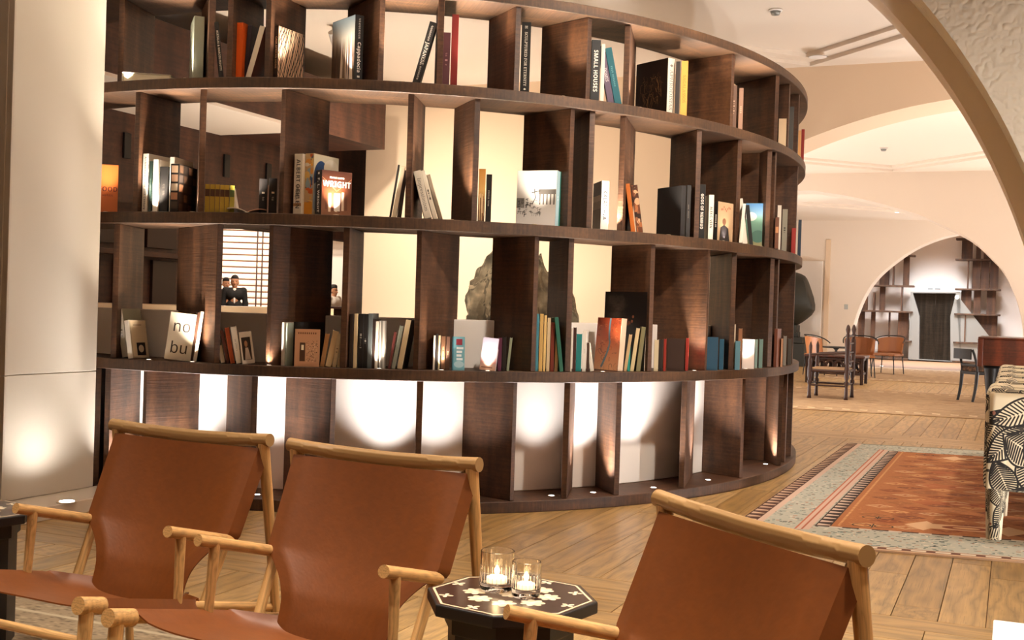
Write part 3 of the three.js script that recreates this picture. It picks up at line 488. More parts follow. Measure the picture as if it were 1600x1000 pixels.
book([2.003, 2.486, -8.743], [0.057, 0.233, 0.02], -0.225, '#e6c9a0', 'small cream card folder facing out near the right end of the top shelf', { face: 1, tilt: -0.12 });
book([2.109, 2.486, -8.918], [0.038, 0.352, 0.2], -0.232, '#3d3b36', 'dark grey book near the right end of the top shelf', {  });
book([2.248, 2.486, -9.259], [0.05, 0.226, 0.16], -0.238, '#d39a5c', 'tan book beside the red one at the far right end', {  });
book([2.404, 2.486, -9.731], [0.026, 0.314, 0.18], -0.242, '#8e2013', 'thin red book, rightmost on the top shelf', {  });
book([-2.489, 1.709, -7.031], [0.117, 0.305, 0.03], 0.34, '#c4662a', 'orange book facing out, half hidden by the column', { txt: 'FOOD', extra: '~~~~~', ink: '#5a1c10', face: 1, tilt: -0.15 });
book([-2.208, 1.709, -6.857], [0.037, 0.35, 0.24], -0.387, '#e5dccb', 'tall white book titled Architecture in the second shelf group', { txt: 'Architecture in the 20th Century', ink: '#55504a' });
book([-2.171, 1.709, -6.843], [0.018, 0.304, 0.187], -0.304, '#13261f', 'thin dark green book beside the white Architecture book', { txt: '~~~~~~ ~~~~~ ~~ ~~~~', ink: '#b9c4ac' });
book([-2.137, 1.709, -6.829], [0.033, 0.315, 0.22], -0.22, '#e2d6c3', 'white book with faint grey lettering left of the black boxed volume', { txt: '~~~~~~~ ~~~~~', ink: '#9a9086' });
book([-2.089, 1.709, -6.833], [0.055, 0.273, 0.22], -0.227, '#14110f', 'black volume inside a white slipcase', { txt: '~~ ~~', ink: '#5a5148' });
book([-2.032, 1.709, -6.803], [0.029, 0.329, 0.25], -0.146, '#e0d8c8', 'edge of an open white slipcase beside the black volume', {  });
book([-1.997, 1.709, -6.739], [0.052, 0.282, 0.26], -0.127, '#171310', 'black box set with small picture tiles on its spine', { art: 'tiles', extra: 'tiles', cover: '#15110e', side: 1 });
book([-1.802, 1.709, -6.735], [0.027, 0.168, 0.13], 0.264, '#b4952f', 'first from the left of six slim yellow volumes with a brown band', { extra: 'band', grp: 'slim yellow volumes with a brown band' });
book([-1.77, 1.709, -6.727], [0.027, 0.167, 0.13], 0.26, '#b4952f', 'second from the left of six slim yellow volumes with a brown band', { extra: 'band', grp: 'slim yellow volumes with a brown band' });
book([-1.739, 1.709, -6.719], [0.025, 0.166, 0.13], 0.256, '#b4952f', 'third from the left of six slim yellow volumes with a brown band', { extra: 'band', grp: 'slim yellow volumes with a brown band' });
book([-1.709, 1.709, -6.713], [0.025, 0.164, 0.13], 0.252, '#b4952f', 'fourth from the left of six slim yellow volumes with a brown band', { extra: 'band', grp: 'slim yellow volumes with a brown band' });
book([-1.68, 1.709, -6.706], [0.025, 0.163, 0.13], 0.248, '#b4952f', 'fifth from the left of six slim yellow volumes with a brown band', { extra: 'band', grp: 'slim yellow volumes with a brown band' });
book([-1.649, 1.709, -6.7], [0.027, 0.162, 0.13], 0.244, '#a99a38', 'last of the slim yellow volumes, the one with a green band', { extra: 'bandg', grp: 'slim yellow volumes with a brown band' });
book([-1.628, 1.711, -6.717], [0.019, 0.158, 0.16], 0.144, '#e8e2dc', 'white paperback leaning left against the yellow volumes', { lean: 0.196, side: 1 });
book([-1.473, 1.709, -6.722], [0.047, 0.209, 0.16], 0.216, '#171210', 'left of two black clothbound volumes behind the papers', { txt: '#  ~~', ink: '#d8c8b0' });
book([-1.415, 1.709, -6.715], [0.047, 0.213, 0.16], 0.208, '#17110e', 'right of two black clothbound volumes beside the wide divider', { txt: '#  ~~', ink: '#d8c8b0' });
book([-1.258, 1.709, -6.641], [0.057, 0.35, 0.24], -0.424, '#e4dac6', 'white book with vertical capitals and a sketch on its spine', { txt: 'ALBERT OEHLEN', extra: 'sketch', ink: '#4c4742' });
book([-1.195, 1.709, -6.638], [0.06, 0.354, 0.24], -0.476, '#b99a6e', 'colourful painted book beside the sketched white spine', { art: 'paint', extra: 'paint', side: 1 });
book([-1.132, 1.709, -6.606], [0.06, 0.257, 0.2], -0.87, '#1c120d', 'black spined book with white capitals and a brown interior photo cover', { txt: '#  F. L. WRIGHT', art: 'wright', ink: '#efe6da', cover: '#5a2c1a', side: 1 });
book([-0.723, 1.71, -6.657], [0.011, 0.309, 0.2], 0.108, '#1a1411', 'very thin black book leaning right by the slim post', { lean: -0.136 });
book([-0.701, 1.711, -6.659], [0.025, 0.301, 0.2], 0.105, '#cbb89a', 'cream book leaning right against the slim post', { lean: -0.152 });
book([-0.672, 1.71, -6.663], [0.025, 0.278, 0.18], 0.1, '#2a1c14', 'dark brown book leaning right behind the cream one at the slim post', { lean: -0.101 });
book([-0.505, 1.715, -6.691], [0.043, 0.283, 0.2], 0.075, '#ddd3c0', 'white book titled Impressionism leaning left', { txt: 'Impressionism', ink: '#5e574e', serif: 1, lean: 0.265 });
book([-0.463, 1.713, -6.7], [0.025, 0.291, 0.2], 0.069, '#d8cdb8', 'thin white book with black spine print beside Impressionism', { txt: '## # ~~ ##', ink: '#2c2621', lean: 0.287 });
book([-0.432, 1.712, -6.706], [0.022, 0.27, 0.19], 0.064, '#7a6b58', 'grey brown book leaning left behind Impressionism', { lean: 0.307 });
book([-0.201, 1.709, -6.767], [0.04, 0.312, 0.2], 0.03, '#a97c48', 'tan picture spined book beside a thin black book', { extra: 'city' });
book([-0.16, 1.709, -6.78], [0.033, 0.283, 0.2], 0.024, '#1c1815', 'thin black book with white script beside the tan picture spine', { txt: '~~~~~~ ~~~~', ink: '#d9d0c0', serif: 1 });
book([0.251, 1.71, -6.934], [0.06, 0.334, 0.25], 1.235, '#9fb8be', 'grey photo book with running crowd cover and pale blue spine', { txt: '~~', art: 'gate', ink: '#ffffff', cover: '#cfcac2', lean: -0.037, side: -1 });
book([0.263, 1.709, -6.973], [0.023, 0.337, 0.22], 0.832, '#1b6a5c', 'green book pressed against the running crowd photo book', { lean: -0.037 });
book([0.55, 1.709, -7.109], [0.049, 0.304, 0.2], 0.182, '#e9e2d8', 'white spined book with bold black capitals and sky photo cover', { txt: 'CALATRAVA', art: 'tower', ink: '#1d1a18', cover: '#34506a', side: -1 });
book([0.743, 1.711, -7.237], [0.027, 0.307, 0.2], -0.102, '#b8621f', 'orange spined book leaning left against a post', { lean: 0.149 });
book([0.789, 1.712, -7.271], [0.039, 0.303, 0.2], -0.108, '#6a3c24', 'brown photo book leaning left beside the orange spine', { extra: 'paint2', lean: 0.151 });
book([1.09, 1.709, -7.492], [0.036, 0.333, 0.27], 0.481, '#1a1614', 'big matt black box book with shaded front', { cover: '#1b1918', side: -1 });
book([1.134, 1.709, -7.559], [0.029, 0.344, 0.24], 0.2, '#201a16', 'black volume with small lettering beside Gods of Nemrud', { txt: '~~~~  ~~~~~~', ink: '#9b8f80' });
book([1.226, 1.709, -7.586], [0.041, 0.355, 0.24], -0.154, '#100d0c', 'black book titled Gods of Nemrud in white capitals', { txt: 'GODS OF NEMRUD', ink: '#f0e8dc' });
book([1.209, 1.709, -7.661], [0.021, 0.14, 0.18], -0.159, '#191412', 'small black book low beside Gods of Nemrud', {  });
book([1.314, 1.709, -7.742], [0.035, 0.305, 0.2], 0.071, '#e6ddcb', 'cream book with black and red spine letters beside Gods of Nemrud', { txt: 'ALEX C. VERN', ink: '#26201c', cover: '#c9bfa8', side: -1 });
book([1.347, 1.709, -7.74], [0.025, 0.262, 0.2], -0.714, '#17120f', 'book with capitals and a standing man on its tan cover', { txt: 'ROCK & CO', art: 'man', ink: '#efe6d8', cover: '#b89a78', side: 1 });
book([1.55, 1.71, -7.909], [0.021, 0.269, 0.2], -0.188, '#e3dbcd', 'white spined book leaning right behind the standing man cover', { lean: -0.066 });
book([1.611, 1.712, -8.052], [0.036, 0.318, 0.2], -0.016, '#d8d0c2', 'cream edged grey book leaning left in the right half of the second shelf', { cover: '#5c5348', lean: 0.143, side: -1 });
book([1.676, 1.711, -8.157], [0.026, 0.286, 0.19], -0.203, '#17130f', 'black book leaning left against the blue landscape cover', { lean: 0.126 });
book([1.745, 1.709, -8.422], [0.122, 0.327, 0.03], -0.209, '#6c9a8c', 'blue and green landscape cover facing out near the right end', { art: 'land', face: 1, tilt: -0.05 });
book([1.919, 1.709, -8.443], [0.027, 0.23, 0.17], -0.219, '#6d4028', 'brown book with orange patch right of the landscape cover', { extra: 'patch' });
book([1.973, 1.709, -8.619], [0.028, 0.335, 0.19], -0.225, '#e2d8c8', 'white book near the right end of the second shelf', {  });
book([2.052, 1.709, -8.774], [0.038, 0.322, 0.19], -0.23, '#8d8a7c', 'grey mottled book between the white and red ones', { txt: '# # ~', ink: '#2c2a26' });
book([2.209, 1.709, -9.13], [0.034, 0.208, 0.094], -0.237, '#a3241a', 'bright red book near the right end of the second shelf', {  });
book([2.372, 1.709, -9.614], [0.021, 0.294, 0.17], -0.242, '#c9c0b4', 'thin pale book between red and blue at the right end', {  });
book([2.339, 1.709, -9.466], [0.026, 0.305, 0.145], -0.242, '#27384a', 'dark blue book, rightmost on the second shelf', {  });
book([-2.327, 0.839, -6.952], [0.041, 0.295, 0.2], -0.248, '#dcd3c0', 'grey green covered book with cream spine leaning left, leftmost on the lower shelf', { txt: '# ~ ~', ink: '#77705e', cover: '#8f8c72', lean: 0.187, side: 1 });
book([-2.261, 0.838, -6.847], [0.033, 0.229, 0.16], -0.317, '#e6dccb', 'cream book with small dark cover picture in front of the grey green one', { art: 'cameo', cover: '#b7a68a', lean: 0.164, side: 1 });
book([-1.961, 0.842, -6.769], [0.15, 0.28, 0.035], 0.142, '#e3d5bd', 'cream book facing out with four huge thin letters in two rows', { art: 'nobu', face: 1, tilt: -0.12, lean: -0.099 });
book([-1.877, 0.836, -6.786], [0.015, 0.291, 0.17], 0.357, '#4a2a1a', 'brown board backed book behind the huge letter cover', { lean: -0.111 });
book([-1.853, 0.836, -6.759], [0.018, 0.298, 0.153], 0.355, '#d9ccb6', 'thin cream book leaning right beside the huge letter cover', { lean: -0.12 });
book([-1.671, 0.838, -6.695], [0.025, 0.199, 0.16], 0.245, '#cfc0a6', 'cream paperback with dark picture at the left of the red and cream group', { extra: 'pict', lean: 0.217 });
book([-1.64, 0.837, -6.689], [0.018, 0.196, 0.16], 0.24, '#5a2a16', 'dark russet paperback leaning left between cream and orange ones', { lean: 0.22 });
book([-1.613, 0.837, -6.684], [0.025, 0.209, 0.16], 0.237, '#a84a20', 'orange red paperback leaning left in the lower shelf group', { lean: 0.19 });
book([-1.574, 0.838, -6.677], [0.032, 0.216, 0.16], 0.231, '#e2d8c6', 'cream paperback with grey lettering beside the portrait cover', { txt: '~~ ~~~~ ~', ink: '#8a8072', lean: 0.185 });
book([-1.519, 0.84, -6.682], [0.072, 0.186, 0.02], 0.399, '#e6dccc', 'white paperback facing out with a portrait in a dark frame', { art: 'portrait', face: 1, tilt: -0.12, lean: 0.129 });
book([-1.319, 0.835, -6.645], [0.018, 0.251, 0.2], -0.59, '#cfc8bc', 'thin white edged book, first of the group left of the peach cover', {  });
book([-1.298, 0.835, -6.643], [0.014, 0.247, 0.2], -0.592, '#a9b8ae', 'thin mint book beside the white edged one', {  });
book([-1.244, 0.835, -6.668], [0.053, 0.256, 0.2], -0.582, '#1d1613', 'wide black book behind the peach cover', { side: 1 });
book([-1.171, 0.835, -6.617], [0.143, 0.217, 0.025], 0.175, '#b98a68', 'peach book facing out with a drawing of a lamp and window', { art: 'lamp', face: 1, tilt: -0.12 });
book([-1.086, 0.837, -6.637], [0.025, 0.192, 0.16], 0.164, '#a5774a', 'tan paperback leaning right beside the peach cover', { lean: -0.14 });
book([-1.051, 0.838, -6.637], [0.036, 0.211, 0.17], 0.158, '#cdb48c', 'cream clothbound book leaning right in the group beside the post', { lean: -0.194 });
book([-1.017, 0.836, -6.637], [0.021, 0.196, 0.16], 0.154, '#d9c8a4', 'pale book with dark spine marks leaning right by the post', { txt: '#    #', ink: '#4a4034', lean: -0.137 });
book([-0.993, 0.836, -6.638], [0.018, 0.195, 0.15], 0.15, '#bfb292', 'thin pale grey book leaning right against the post', { lean: -0.1 });
book([-0.924, 0.835, -6.639], [0.021, 0.31, 0.17], -0.036, '#2a1c16', 'dark brown book at the left of the tall dark group', {  });
book([-0.899, 0.835, -6.641], [0.021, 0.314, 0.2], -0.04, '#d5bf98', 'tall cream book in the tall dark group', {  });
book([-0.869, 0.835, -6.643], [0.029, 0.314, 0.2], -0.044, '#151110', 'tall black book with silver lettering in the dark group', { txt: '## # ~~~~~ #', ink: '#a09a90' });
book([-0.842, 0.835, -6.645], [0.025, 0.314, 0.2], -0.048, '#181412', 'tall black book with white brush marks in the dark group', { txt: '~ # ~', ink: '#cfc8bc' });
book([-0.816, 0.835, -6.647], [0.025, 0.318, 0.2], -0.052, '#5d6363', 'tall slate grey book in the dark group', {  });
book([-0.794, 0.835, -6.649], [0.018, 0.284, 0.18], -0.056, '#2a1a14', 'thin dark book between slate grey and white ones', {  });
book([-0.778, 0.835, -6.651], [0.014, 0.273, 0.18], -0.058, '#ddd4c4', 'thin white book beside the metallic one', {  });
book([-0.74, 0.835, -6.665], [0.043, 0.278, 0.02], 0.531, '#8e867c', 'silvery book standing half open behind the light', { art: 'metal', face: 1, tilt: -0.04 });
book([-0.701, 0.836, -6.659], [0.014, 0.216, 0.16], 0.105, '#5a201a', 'thin dark red book leaning right in the group left of a divider', { lean: -0.14 });
book([-0.679, 0.837, -6.662], [0.022, 0.254, 0.18], 0.102, '#7d7f70', 'grey green book leaning right in the group left of a divider', { lean: -0.172 });
book([-0.643, 0.837, -6.667], [0.03, 0.29, 0.18], -0.09, '#cbb690', 'cream book with black back leaning right against the divider', { cover: '#1e1815', lean: -0.159, side: 1 });
book([-0.447, 0.835, -6.703], [0.011, 0.201, 0.105], 0.067, '#d9d0c2', 'thin white paperback, first of the group beside the blue cover', {  });
book([-0.432, 0.835, -6.706], [0.011, 0.212, 0.128], 0.064, '#241a14', 'thin black paperback next to the thin white one', {  });
book([-0.418, 0.835, -6.71], [0.011, 0.201, 0.15], 0.062, '#c3b089', 'thin cream paperback next to the brown lettered ones', {  });
book([-0.395, 0.835, -6.715], [0.025, 0.198, 0.15], 0.059, '#5a3a22', 'brown paperback with cream lettering in the small group', { txt: '~~~ ~~~~~ ##', ink: '#d9c5a0' });
book([-0.368, 0.835, -6.721], [0.022, 0.198, 0.15], 0.055, '#4a2f20', 'second brown paperback beside the blue cover', { txt: '# ~~', ink: '#c9b48e' });
book([-0.305, 0.835, -6.727], [0.073, 0.198, 0.025], 0.15, '#6fa3b0', 'small pale blue book facing out with a red and white title block', { art: 'blue', face: 1, tilt: -0.12 });
book([-0.137, 0.839, -6.777], [0.095, 0.193, 0.03], -0.119, '#c3b6c2', 'lavender book facing out with a pink sunset cover', { art: 'sunset', face: 1, tilt: -0.12, lean: -0.083 });
book([-0.066, 0.835, -6.812], [0.022, 0.197, 0.15], 0.01, '#5a2540', 'purple paperback beside the lavender cover', {  });
book([-0.04, 0.835, -6.822], [0.022, 0.201, 0.15], 0.006, '#1c1512', 'black paperback between purple and sage ones', {  });
book([-0.017, 0.836, -6.83], [0.015, 0.197, 0.15], 0.002, '#8f967c', 'thin sage paperback leaning right beside a divider', { lean: -0.083 });
book([0.156, 0.835, -6.901], [0.015, 0.345, 0.18], -0.023, '#4a8c9c', 'thin light blue book at the left of the tall cream group', {  });
book([0.179, 0.835, -6.911], [0.022, 0.346, 0.18], -0.026, '#cda662', 'yellow cream book second in the tall group', {  });
book([0.202, 0.835, -6.922], [0.015, 0.338, 0.18], -0.029, '#d8b878', 'pale yellow book third in the tall group', {  });
book([0.224, 0.835, -6.932], [0.019, 0.323, 0.18], -0.032, '#cdb892', 'cream book fourth in the tall group', {  });
book([0.249, 0.835, -6.944], [0.022, 0.297, 0.18], -0.036, '#6d2a1a', 'red brown book in the tall cream group', {  });
book([0.275, 0.835, -6.957], [0.019, 0.267, 0.136], -0.039, '#d2b586', 'short cream book before the green one', {  });
book([0.308, 0.836, -6.934], [0.023, 0.33, 0.099], 0.131, '#1d5a48', 'green book leaning left at the end of the tall group', { lean: 0.125 });
book([0.362, 0.835, -7.001], [0.019, 0.264, 0.17], -0.052, '#ddd4c4', 'white edged book first of the group beside the red marble cover', {  });
book([0.386, 0.835, -7.014], [0.019, 0.269, 0.17], -0.055, '#3a2018', 'dark brown book next to the teal one', {  });
book([0.414, 0.835, -7.03], [0.034, 0.23, 0.16], -0.059, '#1f7a78', 'teal paperback left of the red marble cover', {  });
book([0.449, 0.835, -7.049], [0.023, 0.251, 0.16], -0.064, '#e2d8cc', 'white paperback right of the teal one', { txt: '~ ~ ~', ink: '#8a8278' });
book([0.473, 0.835, -7.063], [0.015, 0.177, 0.15], -0.067, '#3f2a1e', 'short dark brown paperback between two white ones', {  });
book([0.502, 0.837, -7.08], [0.023, 0.174, 0.15], -0.071, '#d9d0c0', 'short white paperback leaning left beside the red marble cover', { lean: 0.167 });
book([0.685, 0.837, -7.185], [0.044, 0.331, 0.22], 0.666, '#cdb59a', 'large book with red and blue marbled cover facing out', { art: 'marble', cover: '#8a3a20', lean: -0.076, side: -1 });
book([0.717, 0.836, -7.207], [0.019, 0.233, 0.17], -0.099, '#c2a276', 'cream edged black book leaning right of the marbled cover', { lean: -0.123 });
book([0.742, 0.835, -7.237], [0.016, 0.161, 0.15], -0.102, '#1d8a80', 'small turquoise edged book between black ones', {  });
book([0.764, 0.836, -7.252], [0.023, 0.274, 0.145], -0.105, '#cdb88e', 'thin cream book leaning right under the olive one', { lean: -0.115 });
book([0.804, 0.836, -7.257], [0.027, 0.283, 0.099], -0.021, '#77704e', 'olive book leaning right before the black photo book', { lean: -0.096 });
book([0.931, 0.835, -7.381], [0.028, 0.201, 0.16], -0.125, '#c9b896', 'cream paperback right of the large black photo book', {  });
book([0.965, 0.835, -7.41], [0.024, 0.202, 0.16], -0.13, '#241a16', 'black paperback next to the thin red one', {  });
book([0.993, 0.835, -7.433], [0.016, 0.206, 0.16], -0.133, '#8c2416', 'thin red paperback in front of the dark brown cover', {  });
book([1.071, 0.835, -7.488], [0.113, 0.212, 0.03], -0.142, '#2f1d14', 'dark brown cloth book facing out between two red spines', { face: 1, tilt: -0.02 });
book([1.159, 0.835, -7.583], [0.02, 0.215, 0.136], -0.152, '#93281a', 'red paperback right of the dark brown cover', {  });
book([1.353, 0.835, -7.754], [0.079, 0.224, 0.03], -0.173, '#23485e', 'blue cloth book facing out', { face: 1, tilt: -0.02 });
book([1.441, 0.835, -7.886], [0.03, 0.21, 0.16], -0.181, '#2a5a74', 'blue paperback right of the blue cloth cover', {  });
book([1.558, 0.835, -7.92], [0.034, 0.199, 0.16], -0.186, '#5a8798', 'light blue paperback in the blue group', {  });
book([1.549, 0.835, -8.034], [0.026, 0.312, 0.17], -0.192, '#cbb9a0', 'tall cream and brown book beside the light blue one', {  });
book([1.608, 0.835, -8.097], [0.026, 0.283, 0.17], -0.196, '#8c5f42', 'tall tan book with a patterned spine', { txt: '# ~ #', ink: '#d0a888' });
book([1.683, 0.835, -8.167], [0.084, 0.209, 0.03], -0.203, '#d9d2cc', 'blank white cover facing out near the right end of the lower shelf', { face: 1, tilt: -0.02 });
book([1.765, 0.835, -8.289], [0.018, 0.207, 0.16], -0.21, '#8fa9a2', 'thin pale teal book beside the blank white cover', {  });
book([1.808, 0.835, -8.337], [0.027, 0.208, 0.16], -0.214, '#6f8c86', 'grey teal book near the right end of the lower shelf', {  });
book([1.964, 0.835, -8.561], [0.023, 0.286, 0.16], -0.398, '#6a3a26', 'russet book, first of the last group on the lower shelf', {  });
book([2.032, 0.835, -8.645], [0.014, 0.212, 0.15], -0.226, '#b98a6a', 'short tan book in the last group on the lower shelf', {  });
book([2.045, 0.835, -8.759], [0.019, 0.258, 0.15], -0.229, '#2b2622', 'black book with white edge in the last group of the lower shelf', {  });
book([2.118, 0.835, -8.914], [0.024, 0.228, 0.15], -0.233, '#8f8a82', 'grey book in the last group of the lower shelf', {  });
book([2.188, 0.835, -9.052], [0.029, 0.206, 0.15], -0.237, '#4a4640', 'dark grey book, rightmost on the lower shelf', {  });
book([0.725, 0.835, -7.462], [0.4, 0.505, 0.022], -0.927, '#14100f', 'large black photo book standing behind the red marbled cover', { art: 'smoke', face: 1, tilt: -0.02 });
{ // lying books and loose sheets
  const b = thing('book', 'thick white paperback lying flat at the left end of the top shelf', 'book', [-2.235, 2.486, -6.98], 0.12, 'books on the upper shelf');
  part('cover', [rbox(0.285, 0.003, 0.2, 0, 0.0015, 0, 0.001, 1), rbox(0.285, 0.003, 0.2, 0, 0.052, 0, 0.001, 1).rotateZ(-0.01), rbox(0.003, 0.052, 0.2, -0.142, 0.027, 0, 0.001, 1)], coverMat('#e9e2d2'), b);
  part('pages', rbox(0.272, 0.046, 0.192, 0.0, 0.0265, 0, 0.004, 2), M.page, b);
  const s = thing('magazine', 'loose open magazine lying flat between the yellow and black volumes', 'magazine', [-1.585, 1.709, -6.78], 0.3);
  for (const k of [-1, 1]) part('page', sheet((a, t) => new THREE.Vector3(k * a * 0.11, 0.004 + 0.022 * Math.sin(a * 2.2) + 0.004 * t, (t - 0.5) * 0.2), 10, 4, 0.004), k < 0 ? M.page : std({ color: 0xd9a184, roughness: 0.7 }), s);
}

// ---------------------------------------------------------------- lounge chairs: oak frame, saddle leather slings
const RADc = 0.022;
function makeChair(label) {
  const c = thing('lounge_chair', label, 'chair', [0, 0, 0], 0, 'leather sling lounge chairs');
  const V3 = (x, y, z) => new THREE.Vector3(x, y, z), bump = (t, a, b) => { const k = Math.min(1, Math.max(0, (t - a) / (b - a))); return sm(k); };
  const mid = t => bump(t, 0.10, 0.34) * (1 - bump(t, 0.66, 0.90));
  part('top_rail', sweep(t => V3((t - 0.5) * 0.672, 0.769 - 0.014 * Math.sin(t * Math.PI), -0.012 * Math.sin(t * Math.PI)), t => 0.0205 - 0.008 * mid(t), t => 0.0205 + 0.002 * mid(t), 90, 24), M.oak, c);
  const stile = (s, k) => { const y = 0.742 - 0.485 * k; return [s * (0.288 - 0.022 * k), y, -0.006 + 0.222 * k]; };   // slanted back stile
  for (const s of [-1, 1]) {
    part('rear_leg', rod([s * 0.326, 0, -0.10], [s * 0.312, 0.758, 0], 0.0135, 0.0185), M.oak, c);
    part('stile', [rod(stile(s, 0.03), stile(s, 0.985), 0.014, 0.0155), rod([s * 0.288, 0.735, -0.003], [s * 0.30, 0.765, -0.002], 0.009, 0.009, 10)], M.oak, c);
    part('armrest', rod([s * 0.309, 0.544, 0.405], [s * 0.286, 0.468, 0.112], 0.0165, 0.0165, 20), M.oak, c);
    part('arm_post', rod([s * 0.309, 0.318, 0.357], [s * 0.303, 0.53, 0.345], 0.0125, 0.0155), M.oak, c);
    part('side_rail', [rod([s * 0.31, 0.228, -0.075], [s * 0.3045, 0.385, 0.64], 0.0145, 0.016), rod([s * 0.3045, 0.383, 0.635], [s * 0.304, 0.4, 0.715], 0.0235, 0.0235, 24)], M.oak, c);
    part('front_leg', rod([s * 0.31, 0, 0.72], [s * 0.304, 0.385, 0.685], 0.0145, 0.0195), M.oak, c);
  }
  part('front_stretcher', rod([-0.305, 0.30, 0.692], [0.305, 0.30, 0.692], 0.0125), M.oak, c);
  part('rear_stretcher', rod([-0.318, 0.2, -0.07], [0.318, 0.2, -0.07], 0.0125), M.oak, c);
  // back sling: full width above the arms, hollowed below them
  const half = k => { const t = Math.min(1, Math.max(0, (k - 0.54) / 0.32)); return 0.322 - 0.022 * k - 0.115 * (1 - (1 - t) * (1 - t)); };
  part('back_sling', sheet((a, k0) => { const k = k0 * 1.02 + 0.016, x = (a - 0.5) * 2 * half(k), p = stile(1, k), e = Math.pow(Math.min(1, Math.abs(a - 0.5) * 2 / 0.8), 2), sag = 0.03 * (1 - e) * Math.sin(Math.min(1, k + 0.1) * 2.6), lift = 0.0195 * Math.min(1, (1 - k) * 3 + 0.3);
    const wq = (Math.abs(a - 0.5) * 2 - 0.95) / 0.05, wrap = wq > 0 && k < 0.56 ? -0.034 * wq * wq : 0;
    return V3(x, p[1] + lift * 0.42 - sag * 0.42 + wrap * 0.4, p[2] + lift * 0.9 - sag * 0.9 + wrap * 0.9); }, 40, 44, 0.004), M.leather, c);
  // seat sling between the side rails
  const seatHalf = z => z > 0.30 ? 0.33 : 0.33 - 0.155 * sm(Math.min(1, (0.30 - z) / 0.13));
  part('seat_sling', sheet((a, t) => { const z0 = 0.635 - 0.47 * t, q = (a - 0.5) * 2, x = q * seatHalf(z0), front = 0.02 * (1 - q * q) * Math.max(0, 1 - t * 3), y = 0.246 + 0.2195 * (z0 + 0.0) + 0.0215 - 0.05 * (1 - Math.pow(Math.abs(q), 4)) + (z0 > 0.28 ? 0.008 * Math.max(0, 1 - Math.abs(Math.abs(q) - 0.9) * 8) : 0) - (Math.abs(q) > 0.95 && z0 > 0.28 ? 0.04 * Math.pow((Math.abs(q) - 0.95) / 0.05, 2) : 0);
    return V3(x, y, z0 - front); }, 44, 36, 0.004), M.leather, c);
  return c;
}
{
  const place = (c, x, z, a) => { c.position.set(x, 0, -z); c.rotation.y = -a; };
  const c1 = makeChair('leather sling lounge chair at the left edge, between the pier and the middle chair'); place(c1, -1.042, 3.743, 0.473);
  const more = [[-0.371, 3.342, 0.506, 'middle leather sling lounge chair, left of the octagonal table with candles'], [0.51, 2.406, 1.094, 'leather sling lounge chair right of the octagonal table, turned towards the left']];
  for (const [x, z, a, label] of more) { const k = c1.clone(); k.name = numbered('lounge_chair'); k.userData = { ...c1.userData, label }; scene.add(k); place(k, x, z, a); }
}
// octagonal inlaid tables
function octagon(r, k = 1) { return Array.from({ length: 8 }, (_, i) => { const a = (i + 0.5) * Math.PI / 4 - 0.19; return [r * Math.cos(a), r * Math.sin(a) * k]; }); }
const tableTop = canvasTex(1024, 1024, (g, w) => {
  g.fillStyle = '#2b1710'; g.fillRect(0, 0, w, w);
  for (let i = 0; i < 500; i++) { g.strokeStyle = i % 2 ? 'rgba(70,40,26,.35)' : 'rgba(16,8,5,.35)'; g.lineWidth = R(1, 3); const y = R(0, w); g.beginPath(); g.moveTo(0, y); g.bezierCurveTo(w * 0.3, y + R(-20, 20), w * 0.6, y + R(-20, 20), w, y); g.stroke(); }
  const c = w / 2, S = w / 0.45;
  g.strokeStyle = '#d9c3a0'; g.lineWidth = 0.006 * S; g.beginPath(); octagon(0.198).forEach((p, i) => i ? g.lineTo(c + p[0] * S, c + p[1] * S) : g.moveTo(c + p[0] * S, c + p[1] * S)); g.closePath(); g.stroke();
  const flower = (x, y, r, n, a0) => { for (let i = 0; i < n; i++) { const a = a0 + i * 6.283 / n; g.fillStyle = i % 2 ? '#e2d2b6' : '#d6c4a4'; g.beginPath(); g.ellipse(c + (x + Math.cos(a) * r * 0.62) * S, c + (y + Math.sin(a) * r * 0.62) * S, r * 0.42 * S, r * 0.30 * S, a, 0, 7); g.fill(); } blob(g, c + x * S, c + y * S, r * 0.24 * S, r * 0.24 * S, '#e8dcc4'); };
  for (let i = 0; i < 8; i++) { const a = i * Math.PI / 4 - 0.19 + 0.39; flower(0.092 * Math.cos(a), 0.092 * Math.sin(a), 0.03, 7, a); flower(0.162 * Math.cos(a - 0.39), 0.162 * Math.sin(a - 0.39), 0.018, 4, a); }
  flower(0, 0, 0.03, 8, 0);
});
